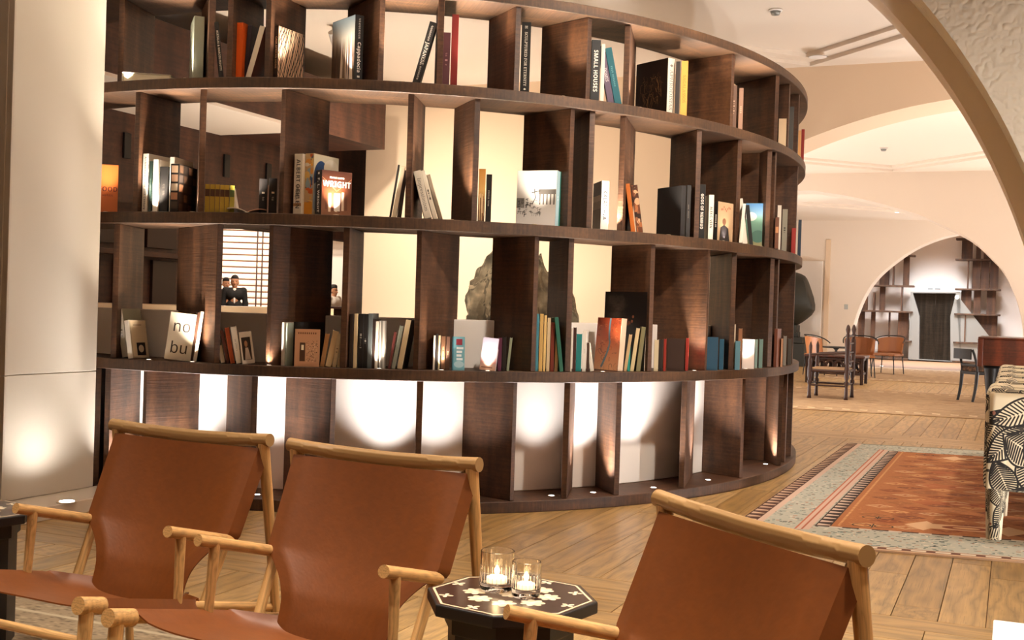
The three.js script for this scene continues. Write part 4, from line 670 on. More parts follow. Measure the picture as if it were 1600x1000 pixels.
function makeTable(label) {
  const t = thing('side_table', label, 'table', [0, 0, 0], 0);
  const ext = (r, h, y, b) => { const s = new THREE.Shape(octagon(r).map(p => new THREE.Vector2(p[0], -p[1]))); return new THREE.ExtrudeGeometry(s, { depth: h - 2 * b, bevelEnabled: true, bevelSize: b, bevelThickness: b, bevelSegments: 2, bevelOffset: -b }).rotateX(-Math.PI / 2).translate(0, y + b, 0); };
  const top = ext(0.214, 0.03, 0.4695, 0.004); part('tabletop', top, M.ebony, t);
  const disc = new THREE.ShapeGeometry(new THREE.Shape(octagon(0.208).map(p => new THREE.Vector2(p[0], -p[1])))).rotateX(-Math.PI / 2).translate(0, 0.4999, 0); const p = disc.attributes.position, uv = disc.attributes.uv; for (let i = 0; i < p.count; i++) uv.setXY(i, 0.5 + p.getX(i) / 0.45, 0.5 - p.getZ(i) / 0.45);
  part('inlay', disc, phys({ map: tableTop, roughness: 0.3, clearcoat: 0.4, clearcoatRoughness: 0.25 }), t);
  part('pedestal', [ext(0.158, 0.40, 0.07, 0.004), ext(0.168, 0.05, 0.42, 0.004)], M.ebony, t);
  for (let i = 0; i < 8; i++) { const a = i * Math.PI / 4 - 0.19; part('foot', rbox(0.05, 0.075, 0.03, 0.138, 0.0375, 0, 0.005, 1).rotateY(-a - 0.0), M.ebony, t); }
  return t;
}
{
  const t = makeTable('dark octagonal side table with pale flower inlay carrying two lit glass candle holders'); t.position.set(0.02, 0, -2.83);
  const k = t.clone(); k.name = numbered('side_table'); k.userData = { ...t.userData, label: 'dark octagonal side table cut off by the left picture edge' }; k.position.set(-1.738, 0, -3.7); scene.add(k);
}
function tumbler(x, z, r, h, label) {
  const g = thing('candle_holder', label, 'candle holder', [x, 0.5003, z], 0, 'ribbed glass candle holders');
  const wall = 0.0028, pr = [[0, 0.0], [r * 0.93, 0.0], [r * 0.98, 0.004], [r, 0.012], [r, h - 0.001], [r - wall * 0.5, h], [r - wall, h - 0.001], [r - wall, 0.0225], [r * 0.8, 0.0185], [0, 0.018]];
  const geo = new THREE.LatheGeometry(pr.map(p => new THREE.Vector2(...p)), 72), P = geo.attributes.position;
  for (let i = 0; i < P.count; i++) { const y = P.getY(i), q = Math.hypot(P.getX(i), P.getZ(i)), a = Math.atan2(P.getZ(i), P.getX(i)); if (q > r * 0.985 && y > 0.01 && y < h * 0.72) { const f = 1 + 0.012 * Math.cos(a * 24); P.setX(i, P.getX(i) * f); P.setZ(i, P.getZ(i) * f); } }
  geo.computeVertexNormals();
  part('glass', geo, phys({ color: 0xffffff, roughness: 0.02, transmission: 1, thickness: 0.004, ior: 1.48, attenuationColor: new THREE.Color(0xfff4e6), attenuationDistance: 0.5 }), g);
  for (let i = 0; i < 24; i++) { const a = i / 24 * 6.283; part('rib', rod([Math.cos(a) * (r + 0.0004), 0.022, Math.sin(a) * (r + 0.0004)], [Math.cos(a) * (r + 0.0004), h * 0.66, Math.sin(a) * (r + 0.0004)], 0.0012, 0.0007, 6), ribGlass, g); }
  part('wax', lathe([[0, 0.019], [r * 0.6, 0.019], [r * 0.6, 0.03], [r * 0.55, 0.0315], [0, 0.0305]], 24), std({ color: 0xfff0dc, roughness: 0.6, emissive: new THREE.Color(1, 0.72, 0.42), emissiveIntensity: 1.6 }), g);  // wax given its own glow in place of flame light within
  part('flame', lathe([[0, 0.034], [0.0035, 0.037], [0.005, 0.042], [0.0035, 0.05], [0.001, 0.058], [0, 0.06]], 14), M.glow(new THREE.Color(1, 0.72, 0.36), 26), g);
  const l = new THREE.PointLight(new THREE.Color(1, 0.62, 0.3), 0.5, 0, 2); l.position.set(x, 0.5 + 0.047, z); l.castShadow = true; l.shadow.radius = 0.4; scene.add(l);
}
const ribGlass = phys({ color: 0xffffff, roughness: 0.04, transmission: 1, thickness: 0.002, ior: 1.48 });
tumbler(-0.017, -2.872, 0.0425, 0.098, 'larger ribbed glass candle holder with a lit tealight, left on the octagonal table');
tumbler(0.055, -2.815, 0.0355, 0.086, 'smaller ribbed glass candle holder with a lit tealight, right on the octagonal table');

// ---------------------------------------------------------------- rugs
function rugMesh(name, label, corners, h, tex, rough = 0.95) { // corners [v,u] near-left, near-right, far-right, far-left; texture u along near edge, v away
  const n = 24, pos = [], uv = [], idx = [];
  for (let j = 0; j <= n; j++) for (let i = 0; i <= n; i++) { const s = i / n, t = j / n, L = k => (corners[0][k] * (1 - s) + corners[1][k] * s) * (1 - t) + (corners[3][k] * (1 - s) + corners[2][k] * s) * t; pos.push(L(0), h, -L(1)); uv.push(s, t); }
  const w = n + 1; for (let j = 0; j < n; j++) for (let i = 0; i < n; i++) { const a = j * w + i; idx.push(a, a + 1, a + w, a + 1, a + w + 1, a + w); }
  const N = pos.length / 3; for (let q = 0; q < N; q++) { pos.push(pos[3 * q], 0.0005, pos[3 * q + 2]); uv.push(uv[2 * q], uv[2 * q + 1]); }
  const rim = (a, b) => idx.push(a, N + a, b, b, N + a, N + b); for (let i = 0; i < n; i++) { rim(i, i + 1); rim(n * w + i + 1, n * w + i); rim((i + 1) * w, i * w); rim(i * w + n, (i + 1) * w + n); }
  const g = new THREE.BufferGeometry(); g.setAttribute('position', new THREE.Float32BufferAttribute(pos, 3)); g.setAttribute('uv', new THREE.Float32BufferAttribute(uv, 2)); g.setIndex(idx);
  const t = new THREE.Group(); t.name = numbered(name); t.rotation.y = -PSI; scene.add(t); tag(t, label, 'rug');
  part('pile', toCreasedNormals(g, 0.6), std({ map: tex, roughness: rough }), t); return t;
}
{
  const Wm = 2.6, Lm = 5.45, PX = 1024 / Wm;              // metres to pixels across; the canvas is 1024 x 2048
  const tex = canvasTex(1024, 2048, (g, w, h) => {
    const PY = h / Lm, X = m => m * PX, Y = m => h - m * PY, rect = (x0, y0, x1, y1, c) => { g.fillStyle = c; g.fillRect(X(x0), Y(y1), X(x1 - x0), (y1 - y0) * PY); };
    rect(0, 0, Wm, Lm, '#8f8c7c');
    rect(0.05, 0.06, Wm - 0.05, Lm - 0.06, '#b4b5a8');
    for (let i = 0; i < 9000; i++) { const x = R(0.05, Wm - 0.05), y = R(0.06, Lm - 0.06); g.fillStyle = ['#5d6f6a', '#cfc2ae', '#7d8f8a', '#a9785c', '#4c5a55', '#ddd3c0', '#39423e'][i % 7]; g.fillRect(X(x), Y(y), R(3, 10), R(3, 8)); }
    const saw = (x, y0, y1, wd, c1, c2) => { rect(x, y0, x + wd, y1, c1); g.fillStyle = c2; for (let y = y0; y < y1; y += 0.12) { g.beginPath(); g.moveTo(X(x + wd * 0.08), Y(y)); g.lineTo(X(x + wd * 0.92), Y(y + 0.02)); g.lineTo(X(x + wd * 0.92), Y(y + 0.045)); g.lineTo(X(x + wd * 0.08), Y(y + 0.075)); g.fill(); } };
    saw(0.0, 0.03, Lm - 0.03, 0.09, '#4a2a20', '#c3a58c'); rect(0.09, 0.03, 0.13, Lm - 0.03, '#cfb3a0');
    for (const x of [0.33, 0.36, 0.385]) rect(x, 0.45, x + 0.012, Lm - 0.45, '#b9664a'); rect(0.34, 0.45, 0.41, Lm - 0.45, '#d0b2a0'); rect(0.365, 0.45, 0.375, Lm - 0.45, '#a8583f');
    const y0 = 0.62, y1 = Lm - 0.55;
    saw(0.42, y0, y1, 0.085, '#2f1c18', '#cdb6a4');
    rect(0.505, y0, Wm, y1, '#a8693c');
    rect(0.42, y0 - 0.03, Wm, y0, '#3a2018'); for (let x = 0.5; x < Wm; x += 0.16) rect(x, y0 - 0.035, x + 0.07, y0 - 0.005, '#d8c8b4');
    rect(0.42, y1, Wm, y1 + 0.025, '#5a3020'); for (let x = 0.5; x < Wm; x += 0.16) rect(x, y1 + 0.003, x + 0.07, y1 + 0.02, '#d8c8b4');
    rect(0, 0, Wm, 0.03, '#c9a888'); rect(0, 0.03, Wm, 0.085, '#6a4230'); for (let x = 0.02; x < Wm; x += 0.12) rect(x, 0.04, x + 0.075, 0.075, '#e0d2bc'); rect(0, 0.085, Wm, 0.1, '#cdb49c');
    for (let i = 0; i < 420; i++) { const x = R(0.66, Wm - 0.3), y = R(y0 + 0.2, y1 - 0.1); g.globalAlpha = 0.22; blob(g, X(x), Y(y), R(10, 46), R(8, 30), ['#7a3a1e', '#8f4724', '#d29a62', '#6a3220'][i % 4]); } g.globalAlpha = 1;
    for (let i = 0; i < 9000; i++) { g.fillStyle = ['#a8623a', '#d29a66', '#8a4526', '#c98a54'][i % 4]; g.globalAlpha = 0.6; g.fillRect(X(R(0.55, Wm)), Y(R(y0, y1)), R(2, 7), R(1, 4)); } g.globalAlpha = 1;
    for (let y = y0 + 0.05; y < y1; y += 0.045) rect(0.535, y, 0.55, y + 0.02, '#e0b078');
    for (let y = y0 + 0.14, r = 0; y < y1 - 0.05; y += 0.19, r++) for (let x = 0.68 + (r % 2) * 0.11; x < Wm; x += 0.22) { const c = ['#7e3d20', '#d3a06c', '#8f5a34', '#caa27a', '#6f3a24'][(r * 3 + Math.round(x * 9)) % 5]; g.globalAlpha = 0.95; g.strokeStyle = c; g.lineWidth = 7; g.beginPath(); g.moveTo(X(x), Y(y) - 22); g.lineTo(X(x) + 30, Y(y)); g.lineTo(X(x), Y(y) + 22); g.lineTo(X(x) - 30, Y(y)); g.closePath(); g.stroke(); for (let q = 0; q < 6; q++) blob(g, X(x) + 13 * Math.cos(q * 1.05), Y(y) + 9 * Math.sin(q * 1.05), 4, 3, c); } g.globalAlpha = 1;
    const motif = (x, y, s) => { g.strokeStyle = '#2c2a22'; g.lineWidth = 3; for (const k of [-1, 1]) { g.beginPath(); g.ellipse(X(x) + k * 16 * s, Y(y), 13 * s, 13 * s, 0, 0, 6.3); g.stroke(); } g.beginPath(); g.moveTo(X(x), Y(y) - 16 * s); g.lineTo(X(x), Y(y) + 16 * s); g.stroke(); };
    motif(0.72, y0 + 0.12, 1.5); motif(0.72, y0 + 0.42, 1.2); motif(0.74, y1 - 0.15, 1.0);
    const med = (x, y, s, c) => { g.fillStyle = c; g.beginPath(); for (const [a, b] of [[-1, 0], [-0.66, 0.5], [-0.55, 0.25], [0.55, 0.25], [0.66, 0.5], [1, 0], [0.66, -0.5], [0.55, -0.25], [-0.55, -0.25], [-0.66, -0.5]]) g.lineTo(X(x + a * s), Y(y + b * s)); g.fill(); blob(g, X(x), Y(y), 46 * s / 0.3, 20 * s / 0.3, '#8a4526'); blob(g, X(x), Y(y), 26 * s / 0.3, 11 * s / 0.3, '#d6a878'); };
    for (const y of [y0 + 0.26, y1 - 0.3]) { med(1.22, y, 0.34, '#d8b088'); med(2.2, y, 0.34, '#d8b088'); }
    for (const y of [y0 + 1.2, y0 + 2.05, y0 + 2.9]) { g.globalAlpha = 0.7; med(1.15, y, 0.3, '#a85c34'); g.globalAlpha = 1; }
    rect(1.62, y0 + 0.7, 1.635, y0 + 1.5, '#dcae7c'); rect(1.62, y0 + 2.4, 1.635, y0 + 3.4, '#dcae7c'); rect(1.62, y0 + 1.1, 2.5, y0 + 1.2, '#8a3a22'); rect(1.66, y0 + 0.72, 2.5, y0 + 1.1, '#9a5230');
    rect(1.98, y0 + 1.75, 2.2, y0 + 2.15, '#2e1a30'); for (const x of [1.8, 1.87, 1.94]) rect(x, y0 + 1.6, x + 0.03, y0 + 2.3, '#6a3420');
  });
  rugMesh('rug', 'large worn oriental rug with orange field and blue grey border beside the bookcase', [[-1.43, 6.13], [1.17, 6.55], [1.17, 12.0], [-1.43, 11.58]], 0.011, tex);
  const tex2 = canvasTex(1024, 512, (g, w, h) => {
    g.fillStyle = '#a88d6e'; g.fillRect(0, 0, w, h);
    for (let i = 0; i < 5200; i++) { g.globalAlpha = 0.35; g.fillStyle = ['#8a6a4c', '#c9a67c', '#9c7a58', '#75583e'][i % 4]; g.fillRect(R(0, w), R(0, h), R(4, 26), R(2, 6)); }
    g.globalAlpha = 0.5; for (let i = 0; i < 60; i++) blob(g, R(60, w - 60), R(40, h - 40), R(10, 40), R(4, 10), i % 2 ? '#7a5a40' : '#c2a07a'); g.globalAlpha = 0.85;
    g.fillStyle = '#e3cda8'; for (let x = 8; x < w; x += 34) { g.fillRect(x, h - 44, 15, 12); g.fillRect(x, 30, 15, 10); } g.globalAlpha = 1;
  });
  rugMesh('rug', 'tan patterned rug with pale dotted edge under the far turned wood chair', [[-4.6, 15.3], [2.2, 16.0], [2.2, 20.9], [-4.6, 20.6]], 0.011, tex2);
  rugMesh('rug', 'plain tan rug furthest away in front of the lift wall', [[-3.6, 24.2], [1.8, 24.6], [1.8, 30.9], [-3.6, 30.7]], 0.011, tex2);
  const tex3 = canvasTex(512, 512, (g, w, h) => {
    g.fillStyle = '#8f7c62'; g.fillRect(0, 0, w, h); for (let i = 0; i < 16000; i++) { g.globalAlpha = 0.5; g.fillStyle = ['#5c4c3a', '#b09a7c', '#786650', '#463828'][i % 4]; g.fillRect(R(0, w), R(0, h), R(1, 5), R(1, 3)); } g.globalAlpha = 0.8; g.fillStyle = '#b8a88c'; g.fillRect(0, h * 0.16, w, 5); g.globalAlpha = 1; });
  rugMesh('rug', 'grey brown speckled rug under the lounge chairs at the lower left', [[-5.2, 1.4], [-2.15, 1.4], [-2.15, 3.62], [-5.2, 3.62]], 0.011, tex3);
}

// ---------------------------------------------------------------- armchairs with printed fabric
const fabric = canvasTex(1024, 1024, (g, w, h) => {
  g.fillStyle = '#c9bb9e'; g.fillRect(0, 0, w, h); g.lineCap = 'round';
  for (let b = 0; b < 64; b++) { // feathery leaf shapes filled with dark strokes
    const x0 = R(0, w), y0 = R(0, h), a = R(0, 6.3), L = R(200, 380), W = R(60, 110);
    const pt = (t, s) => [x0 + Math.cos(a) * L * (t - 0.5) - Math.sin(a) * W * s * Math.sin(t * 3.14), y0 + Math.sin(a) * L * (t - 0.5) + Math.cos(a) * W * s * Math.sin(t * 3.14)];
    g.strokeStyle = '#1c1713'; g.lineWidth = 9; for (const s of [-1, 1]) { g.beginPath(); for (let t = 0; t <= 1; t += 0.05) g.lineTo(...pt(t, s)); g.stroke(); }
    g.fillStyle = '#c9bb9e'; g.beginPath(); for (let t = 0; t <= 1; t += 0.05) g.lineTo(...pt(t, 1)); for (let t = 1; t >= 0; t -= 0.05) g.lineTo(...pt(t, -1)); g.fill(); g.stroke(); g.lineWidth = 7; for (let t = 0.06; t < 0.95; t += 0.05) for (const s of [-1, 1]) { g.beginPath(); g.moveTo(...pt(t, 0.08 * s)); g.lineTo(...pt(Math.min(1, t + 0.1), 0.86 * s)); g.stroke(); }
  }
  for (let i = 0; i < 60; i++) blob(g, R(0, w), R(0, h), R(5, 12), R(5, 12), i % 4 ? '#3a322a' : '#8a5a48');
});
fabric.wrapS = fabric.wrapT = THREE.RepeatWrapping;
{
  const mF = std({ color: 0xffffff, map: fabric, roughness: 0.95 });
  const soft = (w, h, d, x, y, z, r = 0.05) => metric(rbox(w, h, d, x, y, z, r, 5), 0.85);
  const c = thing('armchair', 'cream armchair with black leaf print, nearest of the row by the right edge', 'armchair', [0, 0, 0], -PSI, 'printed armchairs in a row');
  part('back', soft(0.15, 0.56, 0.74, 0.075, 0.56, 0), mF, c);                   // faces +v
  for (const s of [-1, 1]) { part('arm', soft(0.69, 0.34, 0.13, 0.35, 0.665, s * 0.31), mF, c); part('side', soft(0.70, 0.36, 0.13, 0.355, 0.455, s * 0.302, 0.03), mF, c); }
  part('seat', soft(0.60, 0.2, 0.52, 0.40, 0.42, 0, 0.06), mF, c);
  for (const s of [-1, 1]) for (const x of [0.065, 0.62]) part('leg', metric(rod([x, 0.0, s * 0.305], [x, 0.36, s * 0.31], 0.04, 0.055, 12), 1.1), mF, c);
  const put = (o, v, u) => o.position.copy(hall(v, 0.011, u));
  put(c, -0.125, 7.25);
  const which = ['second printed armchair from the front in the row by the right edge', 'third printed armchair from the front in the row by the right edge', 'fourth printed armchair from the front in the row by the right edge', 'printed armchair furthest back in the row, next to the piano'];
  [8.15, 9.05, 9.95, 10.85].forEach((u, i) => { const k = c.clone(); k.name = numbered('armchair'); k.userData = { ...c.userData, label: which[i] }; scene.add(k); put(k, -0.1, u); });
}
{ // grand piano seen from its side
  const g = thing('grand_piano', 'reddish brown grand piano on dark tapered legs at the right edge', 'piano', hall(0.55, 0.011, 16.6).toArray(), -PSI);
  part('case', metric(rbox(1.9, 0.34, 1.5, 0.05, 0.84, 0, 0.012), 0.8), M.mahogany, g);
  part('lid', metric(rbox(2.0, 0.025, 1.6, 0.05, 1.022, 0, 0.01), 0.8), M.mahogany, g);
  part('cheek', rbox(0.07, 0.36, 1.52, -0.92, 0.835, 0, 0.012), M.mahogany, g);
  for (const [x, z] of [[-0.78, 0.6], [0.9, 0.6], [0.1, -0.6]]) { const l = part('leg', lathe([[0, 0], [0.035, 0], [0.03, 0.06], [0.05, 0.12], [0.075, 0.5], [0.09, 0.62], [0.1, 0.67], [0, 0.67]], 16), M.iron, g); l.position.set(x, 0, z); }
  part('lyre', [rbox(0.05, 0.5, 0.06, -0.5, 0.42, 0.55, 0.01), rbox(0.3, 0.05, 0.08, -0.5, 0.16, 0.55, 0.01)], M.iron, g);
}
{ // klismos chair
  const g = thing('side_chair', 'black side chair with curved back and patterned cushion left of the piano', 'chair', hall(-0.42, 0.011, 19.3).toArray(), -PSI + 0.6);
  const curve = (x, z, s) => sweep(t => new THREE.Vector3(x + s * 0.06 * Math.pow(1 - t, 2), t * 0.46, z), t => 0.02 + 0.01 * t, t => 0.02 + 0.01 * t, 14, 10);
  for (const z of [-0.2, 0.2]) { part('leg', curve(-0.21, z, -1), M.ebony, g); part('leg', curve(0.21, z, 1), M.ebony, g); part('back_post', sweep(t => new THREE.Vector3(-0.21 - 0.09 * t * t, 0.44 + 0.36 * t, z), () => 0.016, () => 0.02, 12, 10), M.ebony, g); }
  part('back_panel', sheet((a, t) => new THREE.Vector3(-0.30 + 0.03 * Math.cos((a - 0.5) * 2.4) - 0.05, 0.65 + 0.16 * t, (a - 0.5) * 0.46), 14, 4, 0.02), M.ebony, g);
  part('back_rail', rbox(0.02, 0.04, 0.4, -0.235, 0.56, 0, 0.006), M.ebony, g);
  part('seat_frame', rbox(0.46, 0.05, 0.44, 0, 0.44, 0, 0.01), M.ebony, g);
  part('cushion', metric(new RoundedBoxGeometry(0.44, 0.1, 0.42, 5, 0.045).translate(0, 0.5, 0), 2), std({ color: 0x8a6a58, map: fabric, roughness: 0.95 }), g);
}
{ // turned wood armchair with finials
  const g = thing('turned_armchair', 'low armchair of turned dark wood with finials on its back posts', 'chair', hall(-2.52, 0.011, 18.1).toArray(), -PSI);
  const post = (h, fin) => lathe([[0, 0], [0.032, 0], [0.027, 0.05], [0.022, 0.2], [0.036, 0.235], [0.036, 0.26], [0.02, 0.28], [0.034, 0.33], [0.036, 0.46], ...(fin ? [[0.03, 0.5], [0.036, 0.7], [0.036, h - 0.24], [0.02, h - 0.2], [0.034, h - 0.17], [0.022, h - 0.14], [0.036, h - 0.08], [0.02, h - 0.02], [0, h]] : [[0.022, 0.5], [0.03, 0.56], [0.018, 0.62], [0.026, h - 0.07], [0.012, h - 0.03], [0, h]])], 14);
  for (const z of [-0.34, 0.34]) { const a = part('back_post', post(1.13, true), M.turned, g); a.position.set(0.27, 0, z); const b = part('front_post', post(0.86, false), M.turned, g); b.position.set(-0.27, 0, z); }
  for (const z of [-0.34, 0.34]) { part('armrest', rod([-0.27, 0.66, z], [0.27, 0.7, z], 0.018, 0.018, 12), M.turned, g); part('side_rail', rod([-0.27, 0.42, z], [0.27, 0.42, z], 0.022, 0.022, 12), M.turned, g); part('stretcher', rod([-0.27, 0.2, z], [0.27, 0.2, z], 0.013, 0.013, 10), M.turned, g); }
  for (const x of [-0.27, 0.27]) { part('cross_rail', rod([x, 0.42, -0.34], [x, 0.42, 0.34], 0.022, 0.022, 12), M.turned, g); part('stretcher', rod([x, 0.22, -0.34], [x, 0.22, 0.34], 0.013, 0.013, 10), M.turned, g); }
  for (const y of [0.56, 0.7, 0.84, 0.95]) part('back_slat', rod([0.27, y, -0.34], [0.27, y, 0.34], 0.016, 0.016, 10), M.turned, g);
  part('seat', sheet((a, t) => new THREE.Vector3((a - 0.5) * 0.54, 0.435 - 0.03 * Math.sin(a * 3.14) * Math.sin(t * 3.14), (t - 0.5) * 0.68), 12, 12, 0.05), M.cane, g);
}
{ // low carved coffee table behind it, small black table
  const g = thing('coffee_table', 'low dark carved wood table with pierced apron behind the turned armchair', 'table', hall(-3.05, 0, 22.6).toArray(), -PSI);
  part('top', rbox(1.1, 0.045, 0.8, 0, 0.52, 0, 0.012), M.mahogany, g);
  part('apron', [rbox(1.0, 0.05, 0.7, 0, 0.47, 0, 0.01), rbox(1.0, 0.045, 0.7, 0, 0.2, 0, 0.01), ...[-0.4, -0.24, -0.08, 0.08, 0.24, 0.4].flatMap(x => [-0.33, 0.33].map(z => new THREE.TorusGeometry(0.07, 0.022, 8, 18).scale(1, 1.4, 1).translate(x, 0.335, z)))], M.turned, g);
  for (const x of [-0.5, 0.5]) for (const z of [-0.33, 0.33]) part('leg', rod([x, 0, z], [x, 0.5, z], 0.03, 0.035, 12), M.turned, g);
}
const metalChair = (() => {
  const c = thing('leather_armchair', 'tan leather armchair on thin black legs, nearer of the two by the lift wall', 'chair', [0, 0, 0], 0, 'tan leather armchairs on thin black legs');
  part('shell', sheet((a, t) => { const q = (a - 0.5) * 2, ang = q * 1.25; return new THREE.Vector3(Math.sin(ang) * (0.3 + 0.03 * t), 0.44 + 0.4 * t * (1 - 0.12 * q * q), -0.26 * Math.cos(ang) - 0.06 * t); }, 24, 8, 0.02), M.tan, c);
  part('seat', new RoundedBoxGeometry(0.54, 0.06, 0.5, 4, 0.028).translate(0, 0.44, 0), M.tan, c);
  part('hoop', sweep(t => new THREE.Vector3(Math.sin((t - 0.5) * 3.3) * 0.36, 0.87 - 0.16 * Math.pow(Math.abs(t - 0.5) * 2, 3), -0.34 * Math.cos((t - 0.5) * 3.3)), () => 0.012, () => 0.012, 30, 8), M.iron, c);
  for (const x of [-0.24, 0.24]) for (const z of [-0.22, 0.22]) part('leg', rod([x * 1.15, 0, z * 1.15], [x, 0.43, z], 0.011, 0.014, 8), M.iron, c);
  return c;
})();
{
  metalChair.position.copy(hall(-2.95, 0.011, 25.4)); metalChair.rotation.y = -PSI + 0.25;
  const k = metalChair.clone(); k.name = numbered('leather_armchair'); k.userData = { ...metalChair.userData, label: 'tan leather armchair on thin black legs, further right of the two by the lift wall' }; scene.add(k); k.position.copy(hall(-2.6, 0.011, 27.6)); k.rotation.y = -PSI - 0.35;
  const q = metalChair.clone(); q.name = numbered('leather_armchair'); q.userData = { ...metalChair.userData, label: 'leather armchair with black hoop rail turned towards us by the low table' }; scene.add(q); q.position.copy(hall(-3.75, 0, 25.2)); q.rotation.y = -PSI + 2.2;
  const t = thing('pedestal_table', 'small round black pedestal table between the leather armchairs', 'table', hall(-3.7, 0.011, 27.2).toArray());
  part('top', lathe([[0, 0.55], [0.42, 0.55], [0.44, 0.565], [0.42, 0.58], [0, 0.58]], 28), M.ebony, t); part('stem', lathe([[0, 0], [0.22, 0], [0.2, 0.02], [0.035, 0.05], [0.03, 0.5], [0.08, 0.55], [0, 0.55]], 20), M.ebony, t);
}
{ // egg sculpture
  const g = thing('sculpture', 'large dark faceted stone head form balanced on a stacked plinth', 'sculpture', hall(-5.28, 0, 29.8).toArray(), -PSI);
  const e = new THREE.IcosahedronGeometry(1, 5), p = e.attributes.position;
  for (let i = 0; i < p.count; i++) { const x = p.getX(i), y = p.getY(i), z = p.getZ(i); let s = 1; if (x * 0.8 + y * 0.25 > 0.62) s = 0.62 / (x * 0.8 + y * 0.25); const t = y < 0 ? 1 + 0.38 * y * y * -1 : 1; p.setXYZ(i, x * 0.78 * s * t, y * 0.72, z * 0.62 * s * t); }
  e.computeVertexNormals(); part('form', toCreasedNormals(e, 0.5).translate(0, 1.68, 0), M.bronze, g);
  part('neck', [rbox(0.55, 0.2, 0.5, 0, 0.94, 0, 0.02), rbox(0.4, 0.14, 0.4, 0.1, 0.80, 0, 0.02), rbox(0.75, 0.16, 0.6, 0.05, 0.66, 0, 0.02)], M.bronze, g);
  part('plinth', [rbox(1.0, 0.58, 0.8, 0, 0.29, 0, 0.02)], M.bronze, g);
}
{ // rock behind the parapet
  const g = thing('rock_sculpture', 'tall craggy grey natural rock standing behind the white parapet', 'rock', [-0.03, 0, -10.35]);
  const e = new THREE.IcosahedronGeometry(1, 24), p = e.attributes.position, N = (x, y, z, s) => fbm((x + 5) / 10, (y + 5 + z * 0.7) / 10, 10, 10, s, 4);
  for (let i = 0; i < p.count; i++) {
    const x = p.getX(i), y = p.getY(i), z = p.getZ(i), a = Math.atan2(z, x);
    const rad = 0.54 * (0.74 + 0.9 * (N(x * 2, y * 1.2, z * 2, 61) - 0.4)) + 0.16 * (N(x * 7, y * 4, z * 7, 62) - 0.5), peak = y > 0.2 ? 0.36 * Math.pow(N(x * 5, z * 5, 3, 63), 1.2) - 0.16 * Math.abs(x - 0.1) : 0;
    p.setXYZ(i, x * rad * 1.22 + 0.02, 0.82 + y * 0.78 + peak * y * y, z * rad);
  }
  e.computeVertexNormals(); part('boulder', metric(toCreasedNormals(e, 0.55), 0.9), M.rock, g);
}
{ // lift in a pinched steel surround
  const g = thing('lift_door', 'dark lift doors set in a flared grey steel surround', 'lift', hall(0, 0, 38.62).toArray(), -PSI);
  const frame = new THREE.Shape(); for (const q of [[-3.0, 0.03], [-3.0, 2.17], [-1.53, 2.19], [-1.45, 0.03]]) frame.lineTo(...q); frame.closePath();
  const hole = new THREE.Path(); for (const q of [[-2.68, 0.05], [-2.71, 1.40], [-2.93, 2.13], [-1.66, 2.15], [-1.80, 1.43], [-1.75, 0.05]]) hole.lineTo(...q); hole.closePath(); frame.holes.push(hole);
  part('surround', new THREE.ExtrudeGeometry(frame, { depth: 0.26, bevelEnabled: false }).translate(0, 0, -0.05), M.steel, g);
  const dm = phys({ color: 0x3c342a, roughness: 0.3, metalness: 0.5, map: walnutTex });
  part('door_leaf', rbox(0.736, 2.12, 0.03, -2.634, 1.09, -0.02, 0.004), dm, g); part('door_leaf', rbox(0.736, 2.12, 0.03, -1.897, 1.09, -0.02, 0.004), dm, g);
  part('call_plate', rbox(0.12, 0.26, 0.02, -1.44, 1.12, 0.12, 0.004), M.steel, g);
  part('floor_indicator', rbox(0.15, 0.03, 0.03, -2.44, 2.28, -0.17, 0.004), M.dark, g); part('floor_indicator', rbox(0.16, 0.03, 0.03, -2.22, 2.28, -0.17, 0.004), M.dark, g);
  const w = thing('wall_lamp', 'small glowing wall lamp at the upper right corner of the lift', 'lamp', hall(-1.62, 2.03, 38.3).toArray(), -PSI);
  part('shade', new THREE.SphereGeometry(0.06, 18, 12), M.glow(SOFT, 5), w); part('bracket', rod([0, 0, 0], [0, 0.02, -0.26], 0.02, 0.02, 10), M.brass, w);
}
